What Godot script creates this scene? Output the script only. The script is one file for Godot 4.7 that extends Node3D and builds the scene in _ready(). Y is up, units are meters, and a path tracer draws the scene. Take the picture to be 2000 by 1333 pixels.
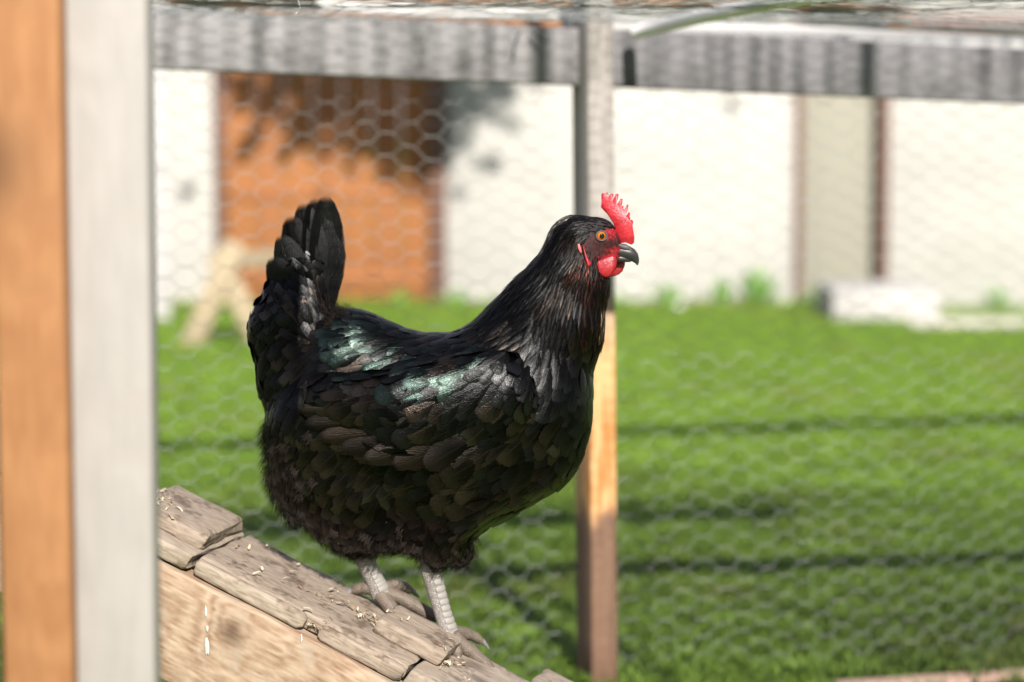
extends Node3D
# A black hen on the ramp of a chicken run, a lawn and a white outbuilding behind.

const CAM := Vector3(0.0, 0.875, 2.6)
const PITCH := 4.93
const FOCAL := 4722.0          # 85 mm lens, in pixels of the 2000 px wide photograph
const HEN_Z := -0.025
const U := 0.000556            # metres per hen unit
const FRUN := 0.2493           # the run's back fence goes away to the right (radians of yaw)

var rng := RandomNumberGenerator.new()
var taken := {}
var M := {}

# ---------------------------------------------------------------- measuring
func spot(px: float, py: float, z: float) -> Vector3:
	var t := deg_to_rad(PITCH)
	var d := (px - 1000.0) / FOCAL
	var v := -(py - 666.5) / FOCAL
	var dir := Vector3(d, -sin(t) + v * cos(t), -cos(t) - v * sin(t))
	return CAM + dir * ((z - CAM.z) / dir.z)

func H(p: Vector3) -> Vector3:                      # hen units (x right, y up, z towards the viewer) to metres
	return spot(p.x, -p.y, HEN_Z) + Vector3(0, 0, p.z * U)

# ---------------------------------------------------------------- naming
func numbered(called: String) -> String:
	var n: int = taken.get(called, 0)
	taken[called] = n + 1
	return called if n == 0 else "%s_%03d" % [called, n]

func tag(o: Node, label: String, category: String, group := "", kind := "") -> Node:
	o.set_meta("label", label)
	if category: o.set_meta("category", category)
	if group: o.set_meta("group", group)
	if kind: o.set_meta("kind", kind)
	return o

func thing(called: String, label: String, category: String, at := Vector3.ZERO, group := "") -> Node3D:
	var o := Node3D.new()
	o.name = numbered(called)
	add_child(o)
	o.position = at
	tag(o, label, category, group)
	return o

func put(called: String, mesh: Mesh, mat: Material, parent: Node = self, xf := Transform3D.IDENTITY) -> MeshInstance3D:
	var o := MeshInstance3D.new()
	o.name = numbered(called) if parent == self else called
	o.mesh = mesh
	o.material_override = mat
	o.transform = xf
	parent.add_child(o, true)
	return o

func many(called: String, mesh: Mesh, mat: Material, xfs: Array, cols: Array, parent: Node) -> MultiMeshInstance3D:
	var mm := MultiMesh.new()
	mm.transform_format = MultiMesh.TRANSFORM_3D
	mm.use_colors = true
	mm.mesh = mesh
	mm.instance_count = xfs.size()
	for i in xfs.size():
		mm.set_instance_transform(i, xfs[i])
		mm.set_instance_color(i, cols[i])
	var o := MultiMeshInstance3D.new()
	o.name = numbered(called) if parent == self else called
	o.multimesh = mm
	o.material_override = mat
	o.set_meta("kind", "stuff")
	parent.add_child(o, true)
	return o

# ---------------------------------------------------------------- materials
func lin(r: float, g: float, b: float) -> Color:
	return Color(r, g, b).linear_to_srgb()

func noise(sd: int, freq: float, oct := 4) -> FastNoiseLite:
	var n := FastNoiseLite.new()
	n.seed = sd
	n.frequency = freq
	n.fractal_octaves = oct
	n.noise_type = FastNoiseLite.TYPE_SIMPLEX_SMOOTH
	return n

func mat(c: Color, rough := 0.8, metal := 0.0) -> StandardMaterial3D:
	var m := StandardMaterial3D.new()
	m.albedo_color = c
	m.roughness = rough
	m.metallic = metal
	return m

# wood: u runs along the grain. Colours are linear.
func wood(sd: int, pale: Color, dark: Color, stain: Color, stain_amount: float, relief := 0.15, knots := 3) -> StandardMaterial3D:
	var w := 512
	var h := 256
	var im := Image.create(w, h, false, Image.FORMAT_RGB8)
	var hi := Image.create(w, h, false, Image.FORMAT_RGB8)
	var a := noise(sd, 1.0, 4)
	var b := noise(sd + 1, 1.0, 3)
	var r := RandomNumberGenerator.new()
	r.seed = sd
	var ks := []
	for k in knots:
		ks.append(Vector3(r.randf_range(30, w - 30), r.randf_range(20, h - 20), r.randf_range(5, 11)))
	for y in h:
		for x in w:
			var fx := float(x) / w
			var fy := float(y) / h
			var warp := b.get_noise_2d(fx * 3.0, fy * 2.0) * 0.25
			var kn := 0.0
			for k in ks:
				var dx: float = (x - k.x) / (k.z * 2.0)
				var dy: float = (y - k.y) / k.z
				var q: float = dx * dx + dy * dy
				warp += 0.10 * exp(-q * 0.35)
				kn = maxf(kn, exp(-q * 1.2))
			var ring := 0.5 + 0.5 * sin((fy + warp) * 60.0 + a.get_noise_2d(fx * 5.0, fy * 30.0) * 4.0)
			var fine := a.get_noise_2d(fx * 14.0, fy * 190.0)
			var g := clampf(0.42 * ring + 0.45 + 0.5 * fine, 0.0, 1.0)
			var st := clampf((b.get_noise_2d(fx * 7.0 + 9.0, fy * 6.0) + b.get_noise_2d(fx * 34.0, fy * 26.0) * 0.5 + stain_amount - 0.5) * 2.2, 0.0, 1.0)
			var c := dark.lerp(pale, g).lerp(stain, st * 0.8)
			c = c.lerp(dark * 0.45, kn * 0.85)
			im.set_pixel(x, y, c.linear_to_srgb())
			var e := clampf(g * 0.7 + 0.15 - st * 0.2 + 0.15 * a.get_noise_2d(fx * 60.0, fy * 60.0), 0.0, 1.0)
			hi.set_pixel(x, y, Color(e, e, e))
	var m := mat(Color.WHITE, 0.82)
	m.albedo_texture = ImageTexture.create_from_image(im)
	m.heightmap_enabled = true
	m.heightmap_texture = ImageTexture.create_from_image(hi)
	m.heightmap_scale = relief
	return m

# pebbled scales with dark joints
func scaly(sd: int, c0: Color, c1: Color, joint: Color) -> StandardMaterial3D:
	var w := 384
	var im := Image.create(w, w, false, Image.FORMAT_RGB8)
	var hi := Image.create(w, w, false, Image.FORMAT_RGB8)
	var a := noise(sd, 1.0, 3)
	var cell := FastNoiseLite.new()
	cell.seed = sd
	cell.noise_type = FastNoiseLite.TYPE_CELLULAR
	cell.cellular_return_type = FastNoiseLite.RETURN_DISTANCE2_SUB
	cell.frequency = 1.0
	for y in w:
		for x in w:
			var fx := x * 30.0 / w
			var fy := y * 30.0 / w
			var d := clampf(0.5 + 0.5 * cell.get_noise_2d(fx, fy), 0, 1)
			d = smoothstep(0.02, 0.30, d)
			var t := clampf(0.5 + 0.9 * a.get_noise_2d(fx * 0.22, fy * 0.22) + 0.4 * a.get_noise_2d(fx * 1.1 + 50, fy * 1.1), 0, 1)
			var c := joint.lerp(c0.lerp(c1, t), 0.25 + 0.75 * d)
			im.set_pixel(x, y, c.linear_to_srgb())
			hi.set_pixel(x, y, Color(d, d, d))
	var m := mat(Color.WHITE, 0.6)
	m.albedo_texture = ImageTexture.create_from_image(im)
	m.heightmap_enabled = true
	m.heightmap_texture = ImageTexture.create_from_image(hi)
	m.heightmap_scale = 0.06
	m.uv1_triplanar = true
	m.uv1_world_triplanar = true
	m.uv1_scale = Vector3(13, 13, 13)
	return m

# the middle post: grey and weathered at the top, orange where the grey is worn off, brown near the ground as painted shade. u in metres from the foot over 2 m
func aged_post() -> StandardMaterial3D:
	var w := 1024
	var h := 96
	var im := Image.create(w, h, false, Image.FORMAT_RGB8)
	var a := noise(61, 1.0, 4)
	for y in h:
		for x in w:
			var m := 2.0 * x / w
			var fy := float(y) / h
			var g := 0.5 + 0.5 * sin(fy * 34.0 + a.get_noise_2d(m * 1.5, fy * 6.0) * 6.0)
			var f := a.get_noise_2d(m * 12.0, fy * 90.0)
			var big := a.get_noise_2d(m * 5.0 + 7.0, fy * 3.0)
			var grey := Color(0.255, 0.235, 0.218).lerp(Color(0.17, 0.15, 0.138), clampf(g * 0.5 + f, 0, 1))
			var warm := Color(0.46, 0.27, 0.12).lerp(Color(0.30, 0.11, 0.02), clampf(g * 0.7 + f * 0.8 + big, 0, 1))
			var low_shade := Color(0.135, 0.075, 0.045).lerp(Color(0.085, 0.042, 0.026), clampf(g * 0.6 + f, 0, 1))
			var c := low_shade.lerp(warm, smoothstep(0.27, 0.31, m + big * 0.04))
			c = c.lerp(grey, smoothstep(0.46, 0.74, m + big * 0.14))
			im.set_pixel(x, y, c.linear_to_srgb())
	var mt := mat(Color.WHITE, 0.8)
	mt.albedo_texture = ImageTexture.create_from_image(im)
	mt.uv1_scale = Vector3(0.5, 4.0, 1.0)
	return mt

func blotch(sd: int, c0: Color, c1: Color, c2: Color, fx: float, fy: float, rough := 0.9, relief := 0.2) -> StandardMaterial3D:
	var w := 384
	var im := Image.create(w, w, false, Image.FORMAT_RGB8)
	var hi := Image.create(w, w, false, Image.FORMAT_RGB8)
	var a := noise(sd, 1.0, 5)
	for y in w:
		for x in w:
			var t0 := a.get_noise_2d(x * fx / w, y * fy / w)
			var t1 := a.get_noise_2d(x * fx * 5.0 / w + 40.0, y * fy * 5.0 / w)
			var c := c0.lerp(c1, clampf(0.5 + t0 * 1.3, 0, 1)).lerp(c2, clampf(t1 * 1.6 - 0.15, 0, 1))
			im.set_pixel(x, y, c.linear_to_srgb())
			var e := clampf(0.5 + 0.3 * t0 + 0.4 * t1, 0, 1)
			hi.set_pixel(x, y, Color(e, e, e))
	var m := mat(Color.WHITE, rough)
	m.albedo_texture = ImageTexture.create_from_image(im)
	m.heightmap_enabled = true
	m.heightmap_texture = ImageTexture.create_from_image(hi)
	m.heightmap_scale = relief
	m.uv1_triplanar = true
	m.uv1_world_triplanar = true
	return m

func feather_material(sd: int, barbs: float, metal: float, rough: float, fray: float) -> StandardMaterial3D:
	var w := 192
	var im := Image.create(w, w, false, Image.FORMAT_RGBA8)
	var hi := Image.create(w, w, false, Image.FORMAT_RGB8)
	var a := noise(sd, 1.0, 3)
	for y in w:
		for x in w:
			var s := (float(x) + 0.5) / w - 0.5
			var v := (float(y) + 0.5) / w
			var q := v * barbs - absf(s) * barbs * 0.9 + a.get_noise_2d(x * 0.03, y * 0.03) * 2.0
			var st := 0.5 + 0.5 * sin(q * TAU)
			var clump := a.get_noise_2d(q * 0.35, signf(s) * 20.0 + s * 1.5)
			var val := 0.70 + 0.12 * st + 0.22 * clump
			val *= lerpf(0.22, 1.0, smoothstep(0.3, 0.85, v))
			var shaft := 1.0 - smoothstep(0.012, 0.03, absf(s))
			val = lerpf(val, 0.95, shaft * 0.6 * (1.0 - v * 0.6))
			val = clampf(val, 0.08, 1.0)
			# the vane ends in loose barbs
			var edge := minf(0.5 - absf(s), (1.0 - v) * 0.8)
			var al := clampf((edge - 0.012) / (fray * (0.55 + 0.6 * absf(clump) + 0.35 * st)), 0.0, 1.0)
			var c := Color(val, val, val).linear_to_srgb()
			c.a = smoothstep(0.0, 1.0, al)
			im.set_pixel(x, y, c)
			var e := clampf(0.35 + 0.2 * st + 0.3 * clump + shaft * 0.3, 0, 1)
			hi.set_pixel(x, y, Color(e, e, e))
	hi.bump_map_to_normal_map(2.2)
	var m := mat(Color.WHITE, rough, metal)
	m.transparency = BaseMaterial3D.TRANSPARENCY_ALPHA
	m.albedo_texture = ImageTexture.create_from_image(im)
	m.normal_enabled = true
	m.normal_texture = ImageTexture.create_from_image(hi)
	m.normal_scale = 0.55
	m.vertex_color_use_as_albedo = true
	m.texture_repeat = false
	return m

# ---------------------------------------------------------------- shapes
# A board along x, centred, with worn edges: subdivided, slightly uneven, u along the grain in metres.
func plank(l: float, h: float, d: float, bev: float, sd: int, amp := 0.0, nx := 2, per := 1) -> ArrayMesh:
	var n := noise(sd, 1.0, 3)
	var ring: Array[Vector2] = []
	var cs := [Vector2(d / 2, h / 2), Vector2(-d / 2, h / 2), Vector2(-d / 2, -h / 2), Vector2(d / 2, -h / 2)]
	for i in 4:
		var c: Vector2 = cs[i]
		var nxt: Vector2 = cs[(i + 1) % 4]
		var sx := signf(c.x)
		var sy := signf(c.y)
		var cc := c - Vector2(sx, sy) * bev
		var a0 := i * PI / 2
		for k in 3:
			var an := a0 + k * PI / 4
			ring.append(cc + Vector2(cos(an), sin(an)) * bev)
		var ncc := nxt - Vector2(signf(nxt.x), signf(nxt.y)) * bev
		var e0: Vector2 = cc + Vector2(cos(a0 + PI / 2), sin(a0 + PI / 2)) * bev
		var e1: Vector2 = ncc + Vector2(cos(a0 + PI / 2), sin(a0 + PI / 2)) * bev
		for k in range(1, per):
			ring.append(e0.lerp(e1, float(k) / per))
	var xs: Array[float] = [-l / 2, -l / 2 + bev]
	for k in range(1, nx):
		xs.append(-l / 2 + bev + (l - 2 * bev) * k / nx)
	xs.append(l / 2 - bev)
	xs.append(l / 2)
	var rings := []
	var off := Vector2(fposmod(sd * 0.37, 1.0), fposmod(sd * 0.61, 1.0))
	var rr := ring.size()
	var per_len := [0.0]
	for j in rr:
		per_len.append(per_len[j] + ring[j].distance_to(ring[(j + 1) % rr]))
	for xi in xs.size():
		var row := []
		var last := xi == 0 or xi == xs.size() - 1
		for j in rr:
			var q := ring[j]
			if last:
				q = Vector2(q.x * (1.0 - 2.0 * bev / d * 0.7), q.y * (1.0 - 2.0 * bev / h * 0.7))
			var p := Vector3(xs[xi], q.y, q.x)
			if amp > 0.0:
				p += Vector3(n.get_noise_3d(p.x * 9 + 31, p.y * 40, p.z * 40) * (3.0 if absf(p.x) > l * 0.45 else 0.0), n.get_noise_3d(p.x * 14, p.y * 60, p.z * 60), n.get_noise_3d(p.x * 14 + 70, p.y * 60, p.z * 60)) * amp
			row.append(p)
		rings.append(row)
	var st := SurfaceTool.new()
	st.begin(Mesh.PRIMITIVE_TRIANGLES)
	st.set_smooth_group(1 if amp > 0.0 else 0)
	for xi in xs.size() - 1:
		for j in rr:
			var k := (j + 1) % rr
			var u0 := xs[xi] + off.x
			var u1 := xs[xi + 1] + off.x
			var v0: float = per_len[j] + off.y
			var v1: float = per_len[j + 1] + off.y
			quad(st, rings[xi][j], rings[xi + 1][j], rings[xi + 1][k], rings[xi][k], Vector2(u0, v0), Vector2(u1, v0), Vector2(u1, v1), Vector2(u0, v1))
	st.set_smooth_group(2)
	for e in [0, xs.size() - 1]:
		var c := Vector3(xs[e], 0, 0)
		for j in rr:
			var p: Vector3 = rings[e][j]
			var q: Vector3 = rings[e][(j + 1) % rr]
			var tri := [c, p, q] if e > 0 else [c, q, p]
			for t in tri:
				st.set_uv(Vector2(t.y * 0.4 + off.x, t.z + off.y))
				st.add_vertex(t)
	st.generate_normals()
	return st.commit()

func quad(st: SurfaceTool, a: Vector3, b: Vector3, c: Vector3, d: Vector3, ua: Vector2, ub: Vector2, uc: Vector2, ud: Vector2) -> void:
	st.set_uv(ua); st.add_vertex(a)
	st.set_uv(uc); st.add_vertex(c)
	st.set_uv(ub); st.add_vertex(b)
	st.set_uv(ua); st.add_vertex(a)
	st.set_uv(ud); st.add_vertex(d)
	st.set_uv(uc); st.add_vertex(c)

# a transform whose x runs from a to b, y as near up as can be
func along(a: Vector3, b: Vector3, up := Vector3.UP) -> Transform3D:
	var x := (b - a).normalized()
	var z := x.cross(up).normalized()
	return Transform3D(Basis(x, z.cross(x), z), (a + b) / 2)

# a beam between two points: h along up, d across
func beam(called: String, a: Vector3, b: Vector3, h: float, d: float, m: Material, parent: Node, sd := 1, bev := 0.003, up := Vector3.UP, amp := 0.0, nx := 2, per := 1) -> MeshInstance3D:
	var xf := along(a, b, up)
	var home: Vector3 = parent.position if parent != self else Vector3.ZERO
	var at := xf.origin
	xf.origin = at - home
	return put(called, plank(a.distance_to(b), h, d, bev, sd, amp, nx, per), m, parent, xf)

# a tube through points with a radius at each (Vector2: across the two axes), smooth, closed
func loft(st: SurfaceTool, pts: Array, radii: Array, sides := 12, up := Vector3.UP, bump: Variant = null) -> void:
	var n := pts.size()
	var rings := []
	for i in n:
		var t: Vector3 = (pts[mini(i + 1, n - 1)] - pts[maxi(i - 1, 0)]).normalized()
		var s := t.cross(up).normalized()
		var v := s.cross(t).normalized()
		var row := []
		for j in sides:
			var an := TAU * j / sides
			var r: Vector2 = radii[i] if radii[i] is Vector2 else Vector2(radii[i], radii[i])
			var k := 1.0
			if bump != null:
				k = bump.call(float(i) / (n - 1), an)
			row.append(pts[i] + (s * cos(an) * r.y + v * sin(an) * r.x) * k)
		rings.append(row)
	for i in n - 1:
		for j in sides:
			var k := (j + 1) % sides
			var uv0 := Vector2(float(i) / (n - 1), float(j) / sides)
			var uv1 := Vector2(float(i + 1) / (n - 1), float(j + 1) / sides)
			quad(st, rings[i][j], rings[i][k], rings[i + 1][k], rings[i + 1][j], uv0, Vector2(uv0.x, uv1.y), uv1, Vector2(uv1.x, uv0.y))
	for e in [0, n - 1]:
		for j in sides:
			var tri := [pts[e], rings[e][j], rings[e][(j + 1) % sides]] if e > 0 else [pts[e], rings[e][(j + 1) % sides], rings[e][j]]
			for p in tri:
				st.set_uv(Vector2(0, 0))
				st.add_vertex(p)

func begin(group := 1) -> SurfaceTool:
	var st := SurfaceTool.new()
	st.begin(Mesh.PRIMITIVE_TRIANGLES)
	st.set_smooth_group(group)
	return st

func done(st: SurfaceTool) -> ArrayMesh:
	st.index()
	st.generate_normals()
	return st.commit()

func wire(st: SurfaceTool, a: Vector3, b: Vector3, r: float, sides := 4) -> void:
	var t := (b - a).normalized()
	var s := t.cross(Vector3.UP if absf(t.y) < 0.9 else Vector3.RIGHT).normalized() * r
	var v := s.cross(t).normalized() * r
	for j in sides:
		var c0 := s * cos(TAU * j / sides) + v * sin(TAU * j / sides)
		var c1 := s * cos(TAU * (j + 1) / sides) + v * sin(TAU * (j + 1) / sides)
		quad(st, a + c0, a + c1, b + c1, b + c0, Vector2.ZERO, Vector2.ZERO, Vector2.ZERO, Vector2.ZERO)

# hexagonal netting over a patch: place(u, v) gives the point, twisted sides run along u
func netting(u0: float, u1: float, v0: float, v1: float, place: Callable, r := 0.00033, period := 0.063, pitch := 0.0322) -> ArrayMesh:
	var st := begin(0)
	var t := 0.0165
	var half := period / 2
	var cols := int((u1 - u0) / half)
	var rows := int((v1 - v0) / pitch)
	for i in cols:
		for j in rows:
			var u := u0 + i * half
			var v := v0 + (j + 0.5 * (i % 2)) * pitch
			var le: Vector3 = place.call(u - t / 2, v)
			var ri: Vector3 = place.call(u + t / 2, v)
			wire(st, le, ri, r * 1.75)
			if i < cols - 1:
				for s in [-0.5, 0.5]:
					wire(st, ri, place.call(u + half - t / 2, v + s * pitch), r)
	st.generate_normals()
	return st.commit()

# ---------------------------------------------------------------- the hen's form
class Prim:
	var a: Vector3
	var ba: Vector3
	var bb: float
	var ra: float
	var rb: float
	var kz: float
	var k: float

var form: Array[Prim] = []

func prim(x0: float, y0: float, r0: float, x1: float, y1: float, r1: float, kz: float, z0 := 0.0, z1 := 0.0, k := 26.0) -> Prim:
	var p := Prim.new()
	p.a = Vector3(x0, -y0, z0 / kz)
	p.ba = Vector3(x1, -y1, z1 / kz) - p.a
	p.bb = maxf(p.ba.length_squared(), 1e-6)
	p.ra = r0
	p.rb = r1
	p.kz = kz
	p.k = k
	form.append(p)
	return p

func field(p: Vector3) -> float:
	var d := 1e6
	for q: Prim in form:
		var pa := Vector3(p.x, p.y, p.z / q.kz) - q.a
		var h := clampf(pa.dot(q.ba) / q.bb, 0.0, 1.0)
		var e := (pa - q.ba * h).length() - q.ra - (q.rb - q.ra) * h
		var w := maxf(q.k - absf(d - e), 0.0) / q.k
		d = minf(d, e) - w * w * q.k * 0.25
	return d

func slope(p: Vector3) -> Vector3:
	var e := 2.0
	return Vector3(field(p + Vector3(e, 0, 0)) - field(p - Vector3(e, 0, 0)), field(p + Vector3(0, e, 0)) - field(p - Vector3(0, e, 0)), field(p + Vector3(0, 0, e)) - field(p - Vector3(0, 0, e))) / (2 * e)

func settle(p: Vector3) -> Array:                   # the nearest point of the skin, and its normal
	var g := Vector3.UP
	for i in 3:
		g = slope(p)
		p -= g * (field(p) / maxf(g.length_squared(), 0.05))
	return [p, g.normalized()]

func nets(lo: Vector3, hi: Vector3, cell: float) -> Array:     # [points, triangles]
	var n := Vector3i(((hi - lo) / cell).ceil()) + Vector3i.ONE
	var f := PackedFloat32Array()
	f.resize(n.x * n.y * n.z)
	var at := 0
	for z in n.z:
		for y in n.y:
			for x in n.x:
				f[at] = field(lo + Vector3(x, y, z) * cell)
				at += 1
	var sx := 1
	var sy := n.x
	var sz := n.x * n.y
	var ids := {}
	var pts := PackedVector3Array()
	var offs := [0, 1, sy, sy + 1, sz, sz + 1, sz + sy, sz + sy + 1]
	var edges := [[0, 1], [2, 3], [4, 5], [6, 7], [0, 2], [1, 3], [4, 6], [5, 7], [0, 4], [1, 5], [2, 6], [3, 7]]
	for z in n.z - 1:
		for y in n.y - 1:
			for x in n.x - 1:
				var b := x + y * sy + z * sz
				var inside := 0
				for o in offs:
					if f[b + o] < 0: inside += 1
				if inside == 0 or inside == 8: continue
				var sum := Vector3.ZERO
				var c := 0
				for e in edges:
					var fa := f[b + offs[e[0]]]
					var fb := f[b + offs[e[1]]]
					if (fa < 0) != (fb < 0):
						var t := fa / (fa - fb)
						var pa := Vector3(e[0] & 1, (e[0] >> 1) & 1, e[0] >> 2)
						var pb := Vector3(e[1] & 1, (e[1] >> 1) & 1, e[1] >> 2)
						sum += pa.lerp(pb, t)
						c += 1
				ids[b] = pts.size()
				pts.append(lo + (Vector3(x, y, z) + sum / c) * cell)
	var tris := PackedInt32Array()
	var st := [sx, sy, sz]
	for b in ids:
		for ax in 3:
			var s0: int = st[ax]
			var s1: int = st[(ax + 1) % 3]
			var s2: int = st[(ax + 2) % 3]
			var fa := f[b]
			var fb := f[b + s0]
			if (fa < 0) == (fb < 0): continue
			if not (ids.has(b - s1) and ids.has(b - s2) and ids.has(b - s1 - s2)): continue
			var q := [ids[b], ids[b - s1], ids[b - s1 - s2], ids[b - s2]]
			if fa > 0:
				tris.append_array([q[0], q[1], q[2], q[0], q[2], q[3]])
			else:
				tris.append_array([q[0], q[2], q[1], q[0], q[3], q[2]])
	return [pts, tris]

func hen_form() -> void:
	prim(668, 828, 148, 880, 842, 188, 0.80)
	prim(880, 842, 188, 1008, 790, 146, 0.80)
	prim(940, 880, 140, 1015, 850, 128, 0.80)
	prim(648, 915, 122, 712, 945, 126, 0.85)
	prim(690, 985, 82, 860, 1000, 84, 0.80)
	prim(682, 718, 112, 850, 785, 106, 0.80)
	prim(600, 725, 100, 574, 640, 80, 0.62)
	prim(574, 640, 80, 588, 535, 46, 0.45)
	prim(1005, 770, 148, 1078, 640, 97, 0.78)
	prim(1078, 640, 97, 1110, 555, 76, 0.76)
	prim(945, 740, 92, 1060, 600, 76, 0.72)
	prim(1110, 555, 76, 1128, 482, 56, 0.68)
	prim(1128, 480, 56, 1166, 470, 43, 0.62)
	prim(1166, 474, 43, 1188, 490, 28, 0.58, 0, 0, 12)
	prim(1160, 505, 38, 1185, 500, 24, 0.6, 0, 0, 12)
	for s in [1.0, -1.0]:
		prim(955, 762, 84, 800, 795, 84, 0.40, s * 122, s * 142, 16)
		prim(800, 795, 84, 640, 765, 40, 0.40, s * 142, s * 112, 6)
		var lx := 868.0 if s > 0 else 705.0
		prim(lx, 960, 105, lx - 5, 1045, 50, 0.72, s * 50, s * 45, 30)
	prim(868, 1060, 40, 900, 1075, 24, 0.8, 30, 24, 16)

# ---------------------------------------------------------------- the lie of the plumage
# x, y, direction (right, down), length, width, spacing, colour (0 black, 1 green sheen, 2 brown, 3 red brown), kind (0 contour, 1 hackle, 2 fluff)
var LIE := [
	[1100, 430, -0.95, 0.3, 17, 7, 5.5, 0, 1], [1155, 418, -0.95, 0.05, 15, 6, 5, 0, 1], [1185, 428, -0.9, -0.1, 13, 5, 5, 0, 1],
	[1060, 480, -0.6, 0.8, 30, 10, 7, 0, 1], [1110, 500, -0.5, 0.86, 28, 9, 7, 0, 1], [1140, 540, -0.3, 0.95, 26, 8, 6.5, 3, 1],
	[1035, 560, -0.6, 0.8, 46, 13, 9, 0, 1], [1095, 590, -0.3, 0.95, 48, 13, 10, 0, 1], [1165, 580, -0.12, 1, 34, 9, 8, 3, 1], [1172, 650, -0.1, 1, 42, 13, 10, 3, 1],
	[985, 640, -0.72, 0.68, 55, 19, 12, 0, 1], [1070, 670, -0.25, 0.97, 54, 22, 13, 0, 1], [1140, 700, -0.12, 1, 48, 24, 14, 0, 0],
	[1000, 720, -0.5, 0.87, 56, 28, 15, 0, 0], [1085, 750, -0.25, 0.97, 54, 30, 16, 0, 0], [1120, 800, -0.3, 0.95, 56, 34, 17, 0, 0], [1160, 760, -0.1, 1, 50, 28, 15, 0, 0],
	[1050, 830, -0.7, 0.7, 64, 40, 19, 2, 0], [1090, 910, -0.7, 0.7, 58, 34, 18, 2, 0], [1000, 900, -0.88, 0.48, 70, 44, 21, 0, 0], [1030, 960, -0.85, 0.5, 56, 32, 17, 2, 0],
	[900, 950, -0.88, 0.48, 72, 46, 22, 2, 0], [800, 940, -0.9, 0.45, 76, 48, 23, 2, 0], [960, 1000, -0.85, 0.5, 52, 28, 16, 2, 0], [850, 1030, -0.6, 0.8, 52, 30, 17, 2, 0], [880, 1090, -0.2, 0.98, 30, 16, 9, 2, 2],
	[720, 990, -0.6, 0.8, 58, 34, 19, 2, 0], [650, 900, -0.75, 0.65, 58, 34, 19, 2, 0], [560, 930, -0.25, 0.97, 44, 26, 14, 2, 2], [560, 860, -0.6, 0.75, 46, 26, 14, 2, 2], [600, 1020, -0.25, 0.97, 44, 26, 14, 2, 2], [700, 1060, -0.3, 0.95, 40, 22, 13, 2, 2], [780, 1070, -0.4, 0.9, 40, 22, 13, 2, 2],
	[770, 655, -0.93, 0.3, 54, 28, 14, 1, 0], [690, 630, -0.93, 0.25, 50, 24, 13, 1, 0], [860, 670, -0.93, 0.35, 52, 30, 15, 0, 0], [690, 690, -0.95, 0.28, 58, 30, 16, 1, 0],
	[900, 720, -0.92, 0.4, 56, 32, 16, 1, 0], [800, 730, -0.96, 0.25, 64, 34, 17, 1, 0], [720, 770, -0.98, 0.15, 70, 34, 18, 2, 0], [950, 800, -0.8, 0.6, 62, 38, 18, 0, 0], [850, 810, -0.85, 0.52, 66, 40, 19, 2, 0], [780, 840, -0.9, 0.4, 66, 38, 19, 0, 0],
	[600, 730, -0.75, 0.6, 60, 32, 16, 0, 0], [530, 730, -0.5, 0.86, 58, 28, 15, 0, 0], [530, 790, -0.5, 0.86, 56, 28, 15, 0, 0], [590, 800, -0.6, 0.8, 58, 30, 16, 0, 0],
	[520, 640, -0.55, 0.6, 46, 24, 13, 0, 0], [600, 610, -0.45, -0.8, 54, 22, 12, 0, 0], [575, 560, -0.35, -0.94, 56, 26, 13, 0, 0], [650, 560, -0.05, -1, 50, 24, 12, 2, 0], [670, 600, -0.4, -0.4, 30, 18, 9, 2, 2],
]

func lie(p: Vector3) -> Array:                       # direction, length, width, spacing, colour, kind
	var d := Vector2.ZERO
	var l := 0.0
	var w := 0.0
	var s := 0.0
	var sum := 0.0
	var best := 1e9
	var near: Array = LIE[0]
	for c in LIE:
		var q: float = (p.x - c[0]) * (p.x - c[0]) + (-p.y - c[1]) * (-p.y - c[1]) + 60.0
		var k := 1.0 / (q * q)
		d += Vector2(c[2], -c[3]) * k
		l += c[4] * k
		w += c[5] * k
		s += c[6] * k
		sum += k
		if q < best:
			best = q
			near = c
	l /= sum
	w /= sum
	s /= sum
	if near[8] == 0: return [d.normalized(), l * 1.06, w * 1.32, s * 1.2, near[7], 0]
	return [d.normalized(), l, w, s, near[7], near[8]]

func feather_mesh(sd: int, pointed: float, bend: float, cup: float, rag: float, rows := 6) -> ArrayMesh:
	var r := RandomNumberGenerator.new()
	r.seed = sd
	var grid := []
	for i in rows + 1:
		var t := 1.0 - pow(1.0 - float(i) / rows, 1.55)
		var w := pow(minf(t * 2.2 + 0.08, 1.0), 0.6)
		var fall := clampf((t - (0.62 - 0.35 * pointed)) / (0.38 + 0.35 * pointed), 0, 1)
		w *= maxf(pow(maxf(1.0 - pow(fall, 2.2 - pointed), 0.0), 0.55 + 0.35 * pointed), 0.22 - 0.15 * pointed)
		var row := []
		for j in 5:
			var s := (j - 2) / 2.0
			var ww := w
			if j != 2 and absf(s) > 0.9:
				ww *= 1.0 - rag * r.randf() * (1.6 if r.randf() < 0.3 else 0.6)
			var y := t - absf(s) * 0.03 * (1.0 - t)
			if i == rows and j != 2: y -= 0.015 + 0.05 * rag * r.randf()
			row.append(Vector3(s * 0.5 * ww, y, -bend * t * t - cup * (0.7 * absf(s) + 0.3 * s * s) * ww))
		grid.append(row)
	var st := begin(1)
	for i in rows:
		for j in 4:
			var uv := func(a: int, b: int) -> Vector2: return Vector2(0.5 + (b - 2) / 4.0 * 0.98, clampf(1.0 - pow(1.0 - float(a) / rows, 1.55), 0.01, 0.99))
			quad(st, grid[i][j], grid[i + 1][j], grid[i + 1][j + 1], grid[i][j + 1], uv.call(i, j), uv.call(i + 1, j), uv.call(i + 1, j + 1), uv.call(i, j + 1))
	return done(st)

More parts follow.
